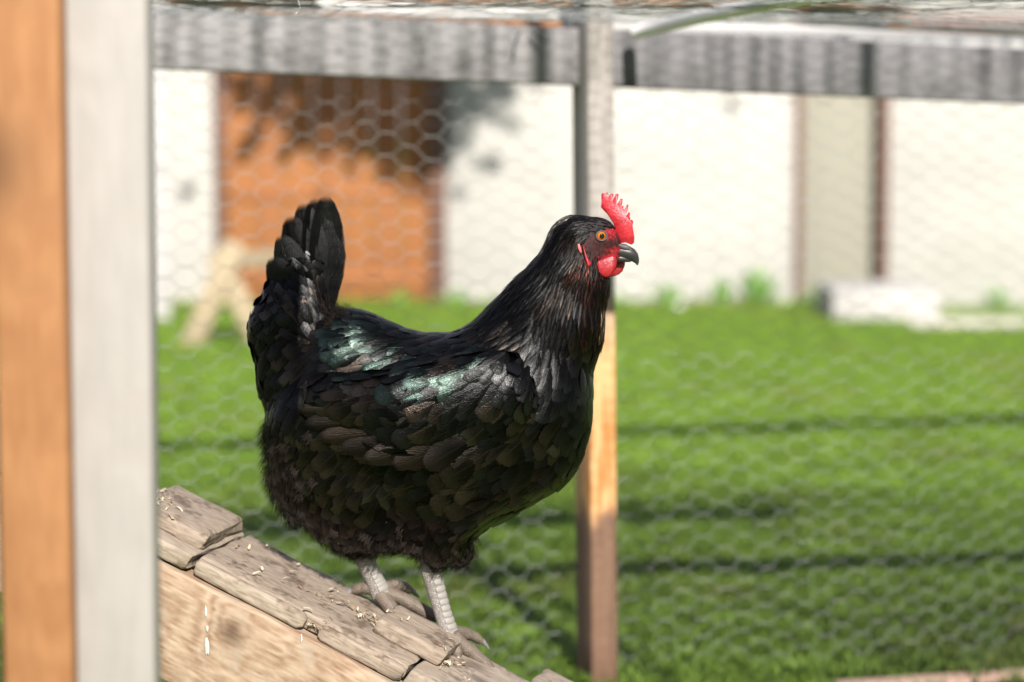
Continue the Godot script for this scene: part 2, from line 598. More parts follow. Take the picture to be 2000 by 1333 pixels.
func fluff_mesh(sd: int) -> ArrayMesh:
	var r := RandomNumberGenerator.new()
	r.seed = sd
	var st := begin(0)
	for i in 16:
		var a := Vector3(r.randf_range(-0.22, 0.22), r.randf_range(-0.05, 0.2), r.randf_range(-0.06, 0.04))
		var b := a * 1.2 + Vector3(r.randf_range(-0.3, 0.3), r.randf_range(0.55, 1.0), r.randf_range(-0.12, 0.35))
		var m := (a + b) / 2 + Vector3(r.randf_range(-0.05, 0.05), 0, r.randf_range(0.0, 0.08))
		var w := Vector3(0.012, 0, 0)
		quad(st, a - w, m - w * 0.8, m + w * 0.8, a + w, Vector2(0.2, 0), Vector2(0.2, 0.5), Vector2(0.3, 0.5), Vector2(0.3, 0))
		for p in [m - w * 0.8, b, m + w * 0.8]:
			st.set_uv(Vector2(0.25, 0.7))
			st.add_vertex(p)
	st.generate_normals()
	return st.commit()

var TONES := [
	[[0.014, 0.014, 0.0145], [0.017, 0.017, 0.0175], [0.011, 0.0115, 0.012], [0.022, 0.022, 0.0225]],
	[[0.015, 0.020, 0.018], [0.017, 0.027, 0.0235], [0.014, 0.016, 0.0155], [0.019, 0.033, 0.0285], [0.017, 0.016, 0.015], [0.013, 0.0145, 0.014], [0.034, 0.050, 0.043]],
	[[0.033, 0.0245, 0.0195], [0.038, 0.029, 0.0235], [0.024, 0.019, 0.016], [0.044, 0.038, 0.033]],
	[[0.060, 0.014, 0.008], [0.012, 0.009, 0.008], [0.034, 0.011, 0.007]],
]
var drift: FastNoiseLite

func tone(c: int, p := Vector3.ZERO) -> Color:
	var e := drift.get_noise_3d(p.x, p.y, p.z)
	if c != 3 and e > (0.42 if c == 1 else 0.22): c = 2
	elif c == 2 and e < -0.25: c = 0
	var t: Array = TONES[c][rng.randi() % TONES[c].size()]
	var k := rng.randf_range(0.85, 1.15)
	return Color(t[0] * k, t[1] * k, t[2] * k)

func is_face(p: Vector3) -> bool:
	var x := p.x
	var y := -p.y
	if x > 1200: return true
	var e := Vector2((x - 1176) / 39.0, (y - 479) / 26.0)
	return e.length() < 1.0 and absf(p.z) > 5.0 or (x > 1178 and y > 446 and y < 515)

func build_hen() -> void:
	hen_form()
	drift = noise(90, 0.008, 3)
	var base := spot(815, 1215, HEN_Z)
	var hen := thing("hen", "black hen with green-sheened feathers and red comb standing on the wooden ramp", "hen", base)
	# the body: one skin, coarse under the plumage and fine at the head
	var t0 := Time.get_ticks_msec()
	var big := nets(Vector3(470, -1130, -215), Vector3(1230, -400, 215), 11.0)
	var fine := nets(Vector3(1096, -548, -52), Vector3(1226, -404, 52), 4.0)
	var st := SurfaceTool.new()
	st.begin(Mesh.PRIMITIVE_TRIANGLES)
	var spots := noise(5, 0.12, 3)
	for part in [big, fine]:
		var pts: PackedVector3Array = part[0]
		var tris: PackedInt32Array = part[1]
		var first: int = 0 if part == big else big[0].size()
		for p in pts:
			var q := p
			if part == big: q = p - slope(p).normalized() * (7.0 if p.x < 1110 or p.y < -545 else 4.0)
			elif p.x < 1128: q = p - slope(p).normalized() * lerpf(9.0, 0.0, smoothstep(1096.0, 1128.0, p.x))
			var c := Color(0.016, 0.013, 0.012)
			if is_face(p):
				var x := p.x
				var y := -p.y
				c = Color(0.034, 0.011, 0.011)
				var red := maxf(maxf(exp(-(pow((x - 1192) / 13, 2) + pow((y - 456) / 11, 2))), exp(-(pow((x - 1203) / 17, 2) + pow((y - 488) / 5, 2)))), maxf(exp(-(pow((x - 1192) / 14, 2) + pow((y - 499) / 5, 2))), exp(-(pow((x - 1165) / 18, 2) + pow((y - 503) / 3, 2))) * 0.5))
				red = clampf(red * 1.45 + spots.get_noise_2d(x * 3.0, y * 5.0) * 1.3 * (0.32 + red) - 0.20, 0, 1)
				c = c.lerp(Color(0.30, 0.014, 0.020), red)
				c *= 0.75 + 0.9 * spots.get_noise_2d(x * 3.0, y * 3.0)
			st.set_color(c)
			st.set_normal(slope(p).normalized())
			st.set_uv(Vector2(p.x, p.y) * 0.01)
			st.add_vertex(H(q) - base)
		for i in tris:
			st.add_index(first + i)
	put("body", st.commit(), M.skin, hen)
	print("body ", big[0].size(), " ", fine[0].size(), " ", Time.get_ticks_msec() - t0)

	# plumage laid over the skin
	var meshes := []
	for k in 4: meshes.append(feather_mesh(40 + k, 0.0, 0.13, 0.06, 0.08))
	for k in 4: meshes.append(feather_mesh(50 + k, 0.75, 0.07, 0.05, 0.15, 5))
	var laid := []
	var cells := {}
	var pts: PackedVector3Array = big[0]
	var tris: PackedInt32Array = big[1]
	var order := []
	for i in tris.size() / 3: order.append(i)
	rng.seed = 77
	for i in range(order.size() - 1, 0, -1):
		var j := rng.randi() % (i + 1)
		var tmp = order[i]
		order[i] = order[j]
		order[j] = tmp
	var tufts := []
	var tuft_cols := []
	for round in 4:
		for i in order:
			var a := pts[tris[i * 3]]
			if round > 1 and not (a.x > 960 and a.y > -760): continue
			var b := pts[tris[i * 3 + 1]]
			var c := pts[tris[i * 3 + 2]]
			var r0 := rng.randf()
			var r1 := rng.randf()
			if r0 + r1 > 1:
				r0 = 1 - r0
				r1 = 1 - r1
			var p := a + (b - a) * r0 + (c - a) * r1
			if is_face(p) and p.x > 1126: continue
			if p.x > 1214: continue
			if p.x > 585 and p.x < 850:          # here the long wing feathers lie
				var along_wing := (p.x - 585) / 265.0
				if -p.y > lerpf(768, 842, along_wing) and -p.y < lerpf(806, 890, along_wing): continue
			var f := lie(p)
			var sp: float = f[3]
			if p.z < -20: sp *= 1.35
			var key := Vector3i((p / 24.0).floor())
			var free := true
			for dx in [-1, 0, 1]:
				for dy in [-1, 0, 1]:
					for dz in [-1, 0, 1]:
						for o in cells.get(key + Vector3i(dx, dy, dz), []):
							if o.distance_squared_to(p) < sp * sp:
								free = false
			if not free: continue
			if not cells.has(key): cells[key] = []
			cells[key].append(p)
			var s := settle(p)
			laid.append([s[0], s[1], f])
	print("laid ", laid.size(), " ", Time.get_ticks_msec() - t0)
	var singles := []
	var sets := {}
	for q in laid:
		var p: Vector3 = q[0]
		var n: Vector3 = q[1]
		var f: Array = q[2]
		var dir := Vector3(f[0].x, f[0].y, 0)
		dir = dir - n * dir.dot(n)
		if dir.length() < 0.15: dir = Vector3(-0.3, -0.9, 0) - n * Vector3(-0.3, -0.9, 0).dot(n)
		dir = dir.normalized().rotated(n, rng.randfn(0.0, 0.09))
		var kind: int = f[5]
		var tilt := rng.randf_range(0.10, 0.16) if kind != 1 else rng.randf_range(0.05, 0.13)
		if -p.y < 510 and p.x > 1040: tilt *= 0.35
		var y := dir * cos(tilt) + n * sin(tilt)
		var z := (n * cos(tilt) - dir * sin(tilt)).rotated(y, rng.randfn(0.0, 0.07))
		var x := y.cross(z)
		var l: float = f[1] * rng.randf_range(0.85, 1.15)
		var w: float = f[2] * rng.randf_range(0.88, 1.12)
		var at := p - dir * l * 0.45 + n * (2.0 if kind != 1 else 0.5)
		var xf := Transform3D(Basis(x * w * U, y * l * U, z * l * U), H(at) - base)
		if kind == 2:
			var col := tone(2)
			for rep in (2 if p.z < 45 or rng.randf() < 0.3 else 0):
				var yy := (y + n * rng.randf_range(0.05, 0.55)).normalized()
				var zz := (z - yy * z.dot(yy)).normalized().rotated(yy, rng.randf_range(-0.6, 0.6))
				var jit := x * rng.randf_range(-9, 9) + dir * rng.randf_range(-9, 9)
				tufts.append(Transform3D(Basis(yy.cross(zz) * l * 0.8 * U, yy * l * 0.75 * U, zz * l * 0.75 * U), H(at + jit + dir * 10) - base))
				tuft_cols.append(Color(0.0125, 0.0088, 0.0070) * rng.randf_range(0.85, 1.15))
		var m := rng.randi() % 4 + (4 if kind == 1 else 0)
		var col := tone(f[4], p)
		if kind == 1: col *= 0.74
		if kind == 0 and p.z > 30 and w > 29 and singles.size() < 1200:
			singles.append([l * w * (1.0 + p.z * 0.004), m, xf, col])
		else:
			if not sets.has(m): sets[m] = [[], []]
			sets[m][0].append(xf)
			sets[m][1].append(col)
	# the largest feathers of the near side are parts of their own
	singles.sort_custom(func(a, b): return a[0] > b[0])
	var palette := []
	for g in 3:
		for t in TONES[g]:
			for k in [0.85, 1.15]:
				palette.append(Color(t[0] * k, t[1] * k, t[2] * k))
	var dyed := []
	var vane := []
	for c in palette:
		var m: StandardMaterial3D = M.feather.duplicate()
		m.vertex_color_use_as_albedo = false
		m.albedo_color = c.linear_to_srgb()
		dyed.append(m)
		m = M.vane.duplicate()
		m.vertex_color_use_as_albedo = false
		m.albedo_color = c.linear_to_srgb()
		vane.append(m)
	M.dyed = dyed
	M.palette = palette
	for i in singles.size():
		var q: Array = singles[i]
		if i < 270:
			var best := 0
			var gap := 9.0
			for k in palette.size():
				var e: Color = palette[k] - q[3]
				var dd := e.r * e.r + e.g * e.g + e.b * e.b
				if dd < gap:
					gap = dd
					best = k
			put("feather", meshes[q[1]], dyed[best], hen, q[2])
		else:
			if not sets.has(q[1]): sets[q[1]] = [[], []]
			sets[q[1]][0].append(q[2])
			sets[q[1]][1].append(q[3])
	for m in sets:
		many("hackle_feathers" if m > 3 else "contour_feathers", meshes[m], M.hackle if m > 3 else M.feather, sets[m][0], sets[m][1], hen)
	var half := tufts.size() / 2
	many("down_fluff", fluff_mesh(3), M.fluff, tufts.slice(0, half), tuft_cols.slice(0, half), hen)
	many("down_fluff", fluff_mesh(4), M.fluff, tufts.slice(half), tuft_cols.slice(half), hen)
	print("tufts ", tufts.size(), " singles ", singles.size(), " ", Time.get_ticks_msec() - t0)

	# tail: broad feathers standing up like a folded tent, left and right of the ridge
	var flights := []
	for k in 4: flights.append(feather_mesh(70 + k, 0.26, 0.05, 0.07, 0.14, 9))
	var fans := [[640, 606, 634, 377, 78], [634, 606, 614, 382, 80], [624, 610, 590, 392, 82], [612, 616, 566, 418, 84], [602, 626, 546, 456, 86], [594, 640, 531, 500, 80]]
	var tail := Node3D.new()
	tail.name = "tail"
	hen.add_child(tail)
	for s in [1.0, -1.0]:
		for i in fans.size():
			var f: Array = fans[i]
			var b := Vector3(f[0], -f[1], s * (6 + i * 3.2))
			var t := Vector3(f[2] + rng.randf_range(-4, 4) - (4.0 if s < 0 else 0.0), -f[3], s * (4 + i * 4.5))
			var ydir := t - b
			var n := Vector3(-0.35, -0.1, s).normalized()
			n = (n - ydir.normalized() * n.dot(ydir.normalized())).normalized()
			var x := ydir.normalized().cross(n)
			var c: Color = palette[[0, 2, 1, 4, 3][rng.randi() % 5]]
			var xf := Transform3D(Basis(x * f[4] * U, ydir * U, n * ydir.length() * U), H(b) - base)
			put("tail_feather", flights[rng.randi() % 4], vane[palette.find(c)], tail, xf)
	# wings: the long flight feathers that fold over the flank
	var quills := [[912, 846, 832, 893, 64], [905, 842, 772, 893, 66], [896, 836, 714, 884, 66], [888, 824, 664, 866, 66], [880, 808, 622, 844, 64], [872, 790, 592, 818, 62], [862, 768, 576, 790, 58]]
	for s in [1.0, -1.0]:
		var wing := Node3D.new()
		wing.name = "wing" if s > 0 else "wing_001"
		hen.add_child(wing)
		for i in quills.size():
			var f: Array = quills[i]
			var b := Vector3(f[0], -f[1], s * (160 + i * 1.4))
			var inner := settle(Vector3(f[2] + 20, -f[3], s * 190))
			var t := Vector3(f[2], -f[3], s * maxf(absf(inner[0].z) + 24 + i * 0.8, 104.0))
			var ydir := t - b
			var n := Vector3(0, -0.34 + i * 0.04, s)
			n = (n - ydir.normalized() * n.dot(ydir.normalized())).normalized()
			var x := ydir.normalized().cross(n)
			var xf := Transform3D(Basis(x * f[4] * U, ydir * U, n * ydir.length() * U), H(b) - base)
			var c: int = [26, 22, 27, 26, 23, 26, 22][i]
			put("flight_feather", flights[i % 4], vane[mini(c, vane.size() - 1)], wing, xf)

	# comb, wattles, ear lobe: outlines with a rounded thickness
	var comb := [[830, 350], [795, 315], [772, 290], [778, 240], [775, 178], [787, 163], [803, 172], [825, 158], [833, 168], [832, 207], [845, 188], [865, 170], [882, 174], [876, 205], [868, 238], [888, 205], [905, 170], [922, 172], [927, 184], [915, 230], [904, 272], [925, 245], [943, 213], [962, 218], [958, 250], [953, 280], [970, 275], [966, 300], [975, 310], [1000, 264], [1013, 268], [1005, 310], [982, 366], [998, 355], [1015, 329], [1026, 340], [1022, 372], [1030, 380], [1024, 402], [1042, 396], [1054, 412], [1048, 450], [1056, 500], [1064, 560], [1060, 598], [1040, 614], [985, 596], [930, 604], [912, 570], [905, 500], [880, 430]]
	put("comb", slab(zoomed(comb), 5.0, 0.6, 0.0, base, 26.0), M.red, hen)
	var wattle := [[722, 765], [745, 740], [800, 715], [860, 700], [895, 712], [905, 745], [898, 800], [868, 845], [845, 880], [810, 892], [775, 880], [745, 850], [728, 810]]
	put("wattle", slab(zoomed(wattle), 6.0, 3.0, 31.0, base, 0.0), M.wattle, hen)
	var other := [[860, 720], [905, 735], [960, 740], [990, 752], [985, 800], [965, 850], [930, 880], [880, 898], [840, 896], [830, 860], [850, 780]]
	put("wattle", slab(zoomed(other), 6.0, 3.0, -22.0, base, 0.0), M.wattle, hen)
	var lobe := [[607, 605], [620, 610], [640, 680], [665, 740], [685, 760], [680, 775], [655, 797], [640, 775], [625, 720], [612, 660]]
	put("ear_lobe", slab(zoomed(lobe), 5.0, 1.6, 46.0, base, 0.0), M.wattle, hen)
	var fold := [[563, 602], [580, 596], [590, 620], [602, 660], [598, 686], [580, 668], [566, 640]]
	put("ear_lobe", slab(zoomed(fold), 4.0, 1.4, 44.0, base, 0.0), M.pink, hen)
	# beak
	var beak := Node3D.new()
	beak.name = "beak"
	hen.add_child(beak)
	var bs := begin(1)
	var line := [[1192, 493, 9], [1204, 492, 11.5], [1216, 492, 13], [1226, 494, 14], [1233, 497.5, 12.8], [1238.5, 502.5, 10.5], [1242, 508, 7.4], [1244.5, 513, 4.4], [1245.5, 518.5, 1.2]]
	var bp := []
	var br := []
	for q in line:
		bp.append(H(Vector3(q[0], -q[1], 0)) - base)
		br.append(Vector2(q[2], q[2] * 0.85) * U)
	loft(bs, bp, br, 14)
	put("upper_beak", done(bs), M.beak, beak)
	bs = begin(1)
	bp = []
	br = []
	for q in [[1190, 503, 8], [1206, 504, 8], [1220, 506, 6.5], [1230, 508, 4.5], [1236, 509, 1.5]]:
		bp.append(H(Vector3(q[0], -q[1], 0)) - base)
		br.append(Vector2(q[2], q[2] * 1.2) * U)
	loft(bs, bp, br, 12)
	put("lower_beak", done(bs), M.beak, beak)
	for s in [1.0, -1.0]:
		bs = begin(1)
		bp = []
		br = []
		for q in [[1208, 478, 2], [1214, 481, 5], [1222, 483, 6], [1229, 486, 4.5], [1233, 489, 1]]:
			bp.append(H(Vector3(q[0], -q[1], s * 9)) - base)
			br.append(Vector2(q[2], q[2]) * U)
		loft(bs, bp, br, 10)
		put("nostril_flap", done(bs), M.flap, beak)
	# eyes
	for s in [1.0, -1.0]:
		var hit := settle(Vector3(1173, -460, s * 60))
		var e: Vector3 = hit[0]
		var n: Vector3 = Vector3(0.22, 0.05, s).normalized()
		var eye := Node3D.new()
		eye.name = "eye" if s > 0 else "eye_001"
		hen.add_child(eye)
		var turn := along(Vector3.ZERO, n).basis
		var ball := SphereMesh.new()
		ball.radius = 9.0 * U
		ball.height = 18.4 * U
		ball.radial_segments = 24
		ball.rings = 12
		var at := H(Vector3(1173, -460, e.z - s * 4.0)) - base
		put("iris", ball, M.iris, eye, Transform3D(Basis(), at))
		var pupil := SphereMesh.new()
		pupil.radius = 5.2 * U
		pupil.height = 10.4 * U
		pupil.radial_segments = 20
		pupil.rings = 10
		put("pupil", pupil, M.pupil, eye, Transform3D(turn * Basis.from_scale(Vector3(0.35, 1, 1)), at + n * 8.6 * U))
		var lid := TorusMesh.new()
		lid.inner_radius = 7.9 * U
		lid.outer_radius = 11.4 * U
		put("eyelid", lid, M.lid, eye, Transform3D(turn * Basis(Vector3(0, 1, 0), Vector3(1, 0, 0), Vector3(0, 0, -1)) * Basis.from_scale(Vector3(0.95, 1, 1.08)), at + n * 4.2 * U))
	# legs
	leg(hen, base, [[692, 1040], [704, 1085], [716, 1115], [730, 1145], [742, 1170]], -42.0, -44.0, [20, 21, 19, 18, 21], [
		[[738, 1166, -42, 15], [752, 1182, -34, 15], [764, 1197, -26, 13], [771, 1211, -20, 11], [776, 1218, -17, 8]],
		[[745, 1166, -46, 15], [775, 1176, -50, 14], [805, 1192, -52, 13], [835, 1210, -54, 12], [858, 1222, -55, 9]],
		[[745, 1160, -52, 14], [765, 1156, -66, 12], [785, 1162, -80, 10], [800, 1172, -90, 8]],
		[[738, 1164, -46, 13], [716, 1158, -50, 13], [698, 1160, -54, 11], [684, 1166, -56, 8]]])
	leg(hen, base, [[838, 1070], [842, 1115], [854, 1160], [866, 1200], [878, 1238]], 4.0, 12.0, [20, 20, 18, 17, 19], [
		[[880, 1236, 14, 15], [900, 1256, 12, 14], [925, 1276, 8, 13], [950, 1300, 6, 12], [966, 1316, 4, 9]],
		[[880, 1240, 16, 14], [888, 1256, 26, 13], [893, 1270, 34, 11], [895, 1277, 38, 8]],
		[[882, 1232, 8, 13], [905, 1240, -14, 12], [925, 1250, -30, 10], [940, 1262, -40, 8]],
		[[876, 1238, 8, 12], [862, 1234, 2, 12], [848, 1230, -4, 10], [838, 1228, -8, 7]]])

func zoomed(a: Array) -> PackedVector2Array:         # the head's close-up is 4.443 times the photograph, from (1000, 340)
	var out := PackedVector2Array()
	for q in a: out.append(Vector2(1000 + q[0] / 4.443, -(340 + q[1] / 4.443)))
	return out

# a fleshy sheet: outline in hen units, half thickness t, edge rounding e, at depth z; thicker towards its foot when foot > 0
func slab(o: PackedVector2Array, t: float, e: float, z: float, base: Vector3, foot: float) -> ArrayMesh:
	var n := o.size()
	var area := 0.0
	for i in n: area += o[i].cross(o[(i + 1) % n])
	var rings := []
	for lev in [[-1.0, e], [-0.6, e * 0.3], [0.0, 0.0], [0.6, e * 0.3], [1.0, e]]:
		var row := []
		for i in n:
			var d: Vector2 = (o[(i + 1) % n] - o[(i + n - 1) % n]).normalized()
			var nn := Vector2(-d.y, d.x) * signf(area)
			var q: Vector2 = o[i] + nn * lev[1]
			var tt := t
			if foot > 0: tt = t * (0.55 + 0.7 * smoothstep(-400.0, -470.0, q.y))
			row.append(Vector3(q.x, q.y, z + lev[0] * tt))
		rings.append(row)
	var st := begin(1)
	for r in rings.size() - 1:
		for i in n:
			var j := (i + 1) % n
			var a: Vector3 = H(rings[r][i]) - base
			var b: Vector3 = H(rings[r][j]) - base
			var c: Vector3 = H(rings[r + 1][j]) - base
			var d: Vector3 = H(rings[r + 1][i]) - base
			if area > 0: quad(st, a, b, c, d, Vector2(0, 0), Vector2(0, 1), Vector2(1, 1), Vector2(1, 0))
			else: quad(st, b, a, d, c, Vector2(0, 0), Vector2(0, 1), Vector2(1, 1), Vector2(1, 0))
	for side in [0, rings.size() - 1]:
		var flat := PackedVector2Array()
		for p in rings[side]: flat.append(Vector2(p.x, p.y))
		var tri := Geometry2D.triangulate_polygon(o)
		if tri.is_empty(): print("slab failed ", n)
		for i in tri.size() / 3:
			var ids := [tri[i * 3], tri[i * 3 + 1], tri[i * 3 + 2]]
			var w := (o[ids[1]] - o[ids[0]]).cross(o[ids[2]] - o[ids[0]])
			if (w > 0) == (side > 0): ids.reverse()
			for k in ids:
				st.set_uv(flat[k] * 0.02)
				st.add_vertex(H(rings[side][k]) - base)
	return done(st)

func leg(hen: Node3D, base: Vector3, shank: Array, z0: float, z1: float, radii: Array, toes: Array) -> void:
	var l := Node3D.new()
	l.name = "leg"
	hen.add_child(l, true)
	var pts := []
	var rad := []
	var n := 26
	for i in n + 1:
		var t := float(i) / n * (shank.size() - 1)
		var k := mini(int(t), shank.size() - 2)
		var f := t - k
		var a: Array = shank[k]
		var b: Array = shank[k + 1]
		pts.append(H(Vector3(lerpf(a[0], b[0], f), -lerpf(a[1], b[1], f), lerpf(z0, z1, float(i) / n))) - base)
		rad.append(Vector2(lerpf(radii[k], radii[k + 1], f) * 0.92, lerpf(radii[k], radii[k + 1], f)) * U)
	var st := begin(1)
	loft(st, pts, rad, 16, Vector3(0.2, 0, 1), func(t: float, an: float) -> float: return 1.0 + 0.025 * fposmod(t * 13.0, 1.0) * smoothstep(-0.2, 0.8, cos(an - PI)))
	put("shank", done(st), M.shank, l)
	# overlapping plates down the front of the shank
	var plates := begin(1)
	for i in range(6, n, 2):
		var p: Vector3 = pts[i]
		var t: Vector3 = (pts[mini(i + 1, n)] - pts[i - 1]).normalized()
		var f := (Vector3(0.92, 0.3, 0.5) - t * Vector3(0.92, 0.3, 0.5).dot(t)).normalized()
		var s := t.cross(f)
		var r: float = rad[i].y
		var row := []
		for j in 7:
			var an := (j - 3) * 0.33
			row.append([p + (f * cos(an) + s * sin(an)) * r * 1.02 - t * 8 * U, p + (f * cos(an) + s * sin(an)) * (r * 1.06 + 0.4 * U) + t * (1.0 - absf(j - 3) * 0.9) * U, p + (f * cos(an) + s * sin(an)) * r * 0.98 + t * (4.0 - absf(j - 3) * 0.9) * U])
		for j in 6:
			for k in 2:
				quad(plates, row[j][k], row[j + 1][k], row[j + 1][k + 1], row[j][k + 1], Vector2(0.1, 0.1), Vector2(0.2, 0.1), Vector2(0.2, 0.2), Vector2(0.1, 0.2))
	put("leg_scutes", done(plates), M.scute, l).set_meta("kind", "stuff")
	for toe in toes:
		var tp := []
		var tr := []
		var m := 14
		for i in m + 1:
			var t: float = float(i) / m * (toe.size() - 1)
			var k := mini(int(t), toe.size() - 2)
			var f := t - k
			var a: Array = toe[k]
			var b: Array = toe[k + 1]
			tp.append(H(Vector3(lerpf(a[0], b[0], f), -lerpf(a[1], b[1], f), lerpf(a[2], b[2], f))) - base)
			var r := 1.08 * lerpf(a[3], b[3], f) * (1.0 + 0.06 * sin(float(i) / m * TAU * 3.0)) * (0.75 if i == m else 1.0)
			tr.append(Vector2(r * 0.95, r) * U)
		var ts := begin(1)
		loft(ts, tp, tr, 12, Vector3(0.1, 1, 0.3), func(t: float, an: float) -> float: return 1.0 + 0.06 * fposmod(t * 9.0, 1.0) * smoothstep(0.0, 0.8, sin(an)))
		var made := put("toe", done(ts), M.toe, l)
		var e: Vector3 = tp[m]
		var d: Vector3 = (tp[m] - tp[m - 3]).normalized()
		var dn := (d + Vector3(0, -0.9, 0)).normalized()
		var cs := begin(1)
		loft(cs, [e - d * 3 * U, e + d * 4 * U + Vector3(0, 1.5 * U, 0), e + d * 9 * U - Vector3(0, 1 * U, 0), e + d * 13 * U + dn * 4 * U, e + d * 15 * U + dn * 10 * U], [5.5 * U, 5.5 * U, 4.6 * U, 3.2 * U, 0.8 * U], 10, Vector3(0.1, 1, 0.3))
		put("claw", done(cs), M.claw, made)

# ---------------------------------------------------------------- the run
func build_ramp() -> void:
	var p0 := spot(385, 1091, 0.055)
	var s := Vector3(0.976, -0.462, 0.245)
	var w := Vector3(0.034, 0.0, -0.157)
	var sn := s.normalized()
	var wn := (w - sn * w.dot(sn)).normalized()
	var up := wn.cross(sn)
	if up.y < 0: up = -up
	var ramp := thing("ramp", "weathered wooden hen ramp of cross boards and cleats on a pale side board", "ramp", p0)
	var L := s.length()
	# cross boards: from a to b along the slope, from c to d across (0 near, 1 far), lift above the deck plane
	var bs := basis_of(sn, up)
	var rows := [[-0.80, -0.40, 0, 1, 0.001], [-0.396, -0.003, -0.03, 1.0, 0.001], [0.0, 0.231, 0.085, 1.03, 0.0], [0.0, 0.121, 0.0, 0.08, -0.0006], [0.139, 0.228, 0.015, 0.08, -0.0014], [0.235, 0.50, 0.03, 1.05, -0.001], [0.504, 0.84, 0.0, 1.0, 0.001]]
	for i in rows.size():
		var r: Array = rows[i]
		var run: float = (r[1] - r[0]) * L
		var across: float = (r[3] - r[2]) * w.length()
		var at: Vector3 = s * (r[0] + r[1]) / 2 + w * (r[2] + r[3]) / 2 + up * (r[4] - 0.0095)
		var m := plank(run, 0.019, across, 0.0032 if across > 0.03 else 0.0045, 300 + i * 7, 0.0013, int(run * 120) + 4, 6)
		put("board", m, M.grey_board if i % 2 == 0 else M.grey_board_two, ramp, Transform3D(bs, at))
	for c in [[-0.66, -0.59, 0.05, 1.0], [-0.37, -0.30, 0.05, 1.0], [-0.088, -0.006, 0.16, 0.96], [0.178, 0.252, 0.34, 0.86], [0.335, 0.41, 0.60, 1.14], [0.72, 0.79, 0.05, 1.0]]:
		var at: Vector3 = s * (c[0] + c[1]) / 2 + w * (c[2] + c[3]) / 2 + up * 0.0085
		var m := plank((c[1] - c[0]) * L, 0.018, (c[3] - c[2]) * w.length(), 0.0035, int(c[0] * 100) + 500, 0.0016, 12, 6)
		put("cleat", m, M.grey_board, ramp, Transform3D(Basis(up, randf_turn(c[0])) * bs, at))
	for e in [[0.05, M.pale_board], [0.93, M.grey_board]]:
		var at: Vector3 = s * 0.03 + w * e[0] - up * (0.0205 + 0.058)
		put("side_board", plank(1.72 * L, 0.116, 0.03, 0.003, 411, 0.0025, 60, 4), e[1], ramp, Transform3D(bs, at))
	# knot hole in the gap, white splashes on the side board
	for q in [[402, 1195, 3, 12], [405, 1228, 3, 6], [404, 1262, 5, 20], [589, 1246, 2, 9]]:
		var at := spot(q[0], q[1], 0.06)
		var n := wn * -1.0
		var o := p0 + w * 0.05 - wn * 0.0152
		var ray := (at - CAM).normalized()
		var hit: Vector3 = CAM + ray * ((o - CAM).dot(n) / ray.dot(n))
		var blob := begin(1)
		splash(blob, hit - p0 + n * 0.0012, n, q[2] * U, q[3] * U, int(q[0] + q[1]))
		put("dropping_splash", done(blob), M.lime, ramp)
	# wood shavings scattered on the deck
	var curls := []
	var cols := []
	rng.seed = 9
	var clumps := [[-0.085, 0.35, 0.025, 0.25, 70], [0.06, 0.5, 0.07, 0.3, 22], [0.16, 0.55, 0.03, 0.12, 40], [0.131, 0.05, 0.008, 0.015, 16], [0.26, 0.45, 0.02, 0.14, 26], [0.05, 0.9, 0.02, 0.05, 6]]
	for c in clumps:
		for i in c[4]:
			var a := rng.randfn(c[0], c[2] * 0.6)
			var b := clampf(rng.randfn(c[1], c[3] * 0.6), 0.03, 0.98)
			var h := 0.003
			if a > -0.092 and a < -0.006 and b > 0.16: h = 0.0182
			if a > 0.178 and a < 0.252 and b > 0.34 and b < 0.86: h = 0.0182
			if a > 0.121 and a < 0.139 and b < 0.08: h = -0.010
			var at := s * a + w * b + up * (h + rng.randf() * 0.0015) + p0
			var k := rng.randf_range(0.003, 0.011) * (1.5 if rng.randf() < 0.15 else 1.0)
			var q := Basis(up, rng.randf() * TAU) * Basis(sn, up, sn.cross(up)) * Basis(Vector3.RIGHT, rng.randf_range(-0.5, 0.5))
			curls.append(Transform3D(q * Basis.from_scale(Vector3(k, k * rng.randf_range(0.2, 0.7), k * rng.randf_range(0.12, 0.32))), at))
			var v := rng.randf_range(0.55, 1.15)
			cols.append(Color(0.42 * v, 0.345 * v, 0.24 * v) if rng.randf() < 0.75 else Color(0.22 * v, 0.12 * v, 0.06 * v))
	var cm := begin(1)
	var prev := Vector3.ZERO
	for i in 9:
		var t := float(i) / 8
		var p := Vector3(t - 0.5, 0.35 * sin(t * 3.4) + 0.05, 0.25 * sin(t * 5.0))
		if i > 0: quad(cm, prev + Vector3(0, 0, -0.5), p + Vector3(0, 0, -0.5), p + Vector3(0, 0.06, 0.5), prev + Vector3(0, 0.06, 0.5), Vector2.ZERO, Vector2.RIGHT, Vector2.ONE, Vector2.DOWN)
		prev = p
	var sh := many("wood_shavings", done(cm), M.shaving, curls, cols, self)
	tag(sh, "pale curled wood shavings scattered over the boards of the ramp", "wood shavings", "", "stuff")

func randf_turn(k: float) -> float:
	return sin(k * 37.0) * 0.06

func basis_of(x: Vector3, up: Vector3) -> Basis:
	var z := x.cross(up).normalized()
	return Basis(x, z.cross(x), z)

func splash(st: SurfaceTool, at: Vector3, n: Vector3, rx: float, ry: float, sd: int) -> void:
	var r := RandomNumberGenerator.new()
	r.seed = sd
	var x := n.cross(Vector3.UP).normalized() * -1.0
	var y := x.cross(n) * -1.0
	var ring := []
	for j in 14:
		var an := TAU * j / 14
		ring.append(at + (x * cos(an) * rx + y * sin(an) * ry) * r.randf_range(0.7, 1.15))
	for j in 14:
		for p in [at + n * 0.0012, ring[j], ring[(j + 1) % 14]]:
			st.add_vertex(p)

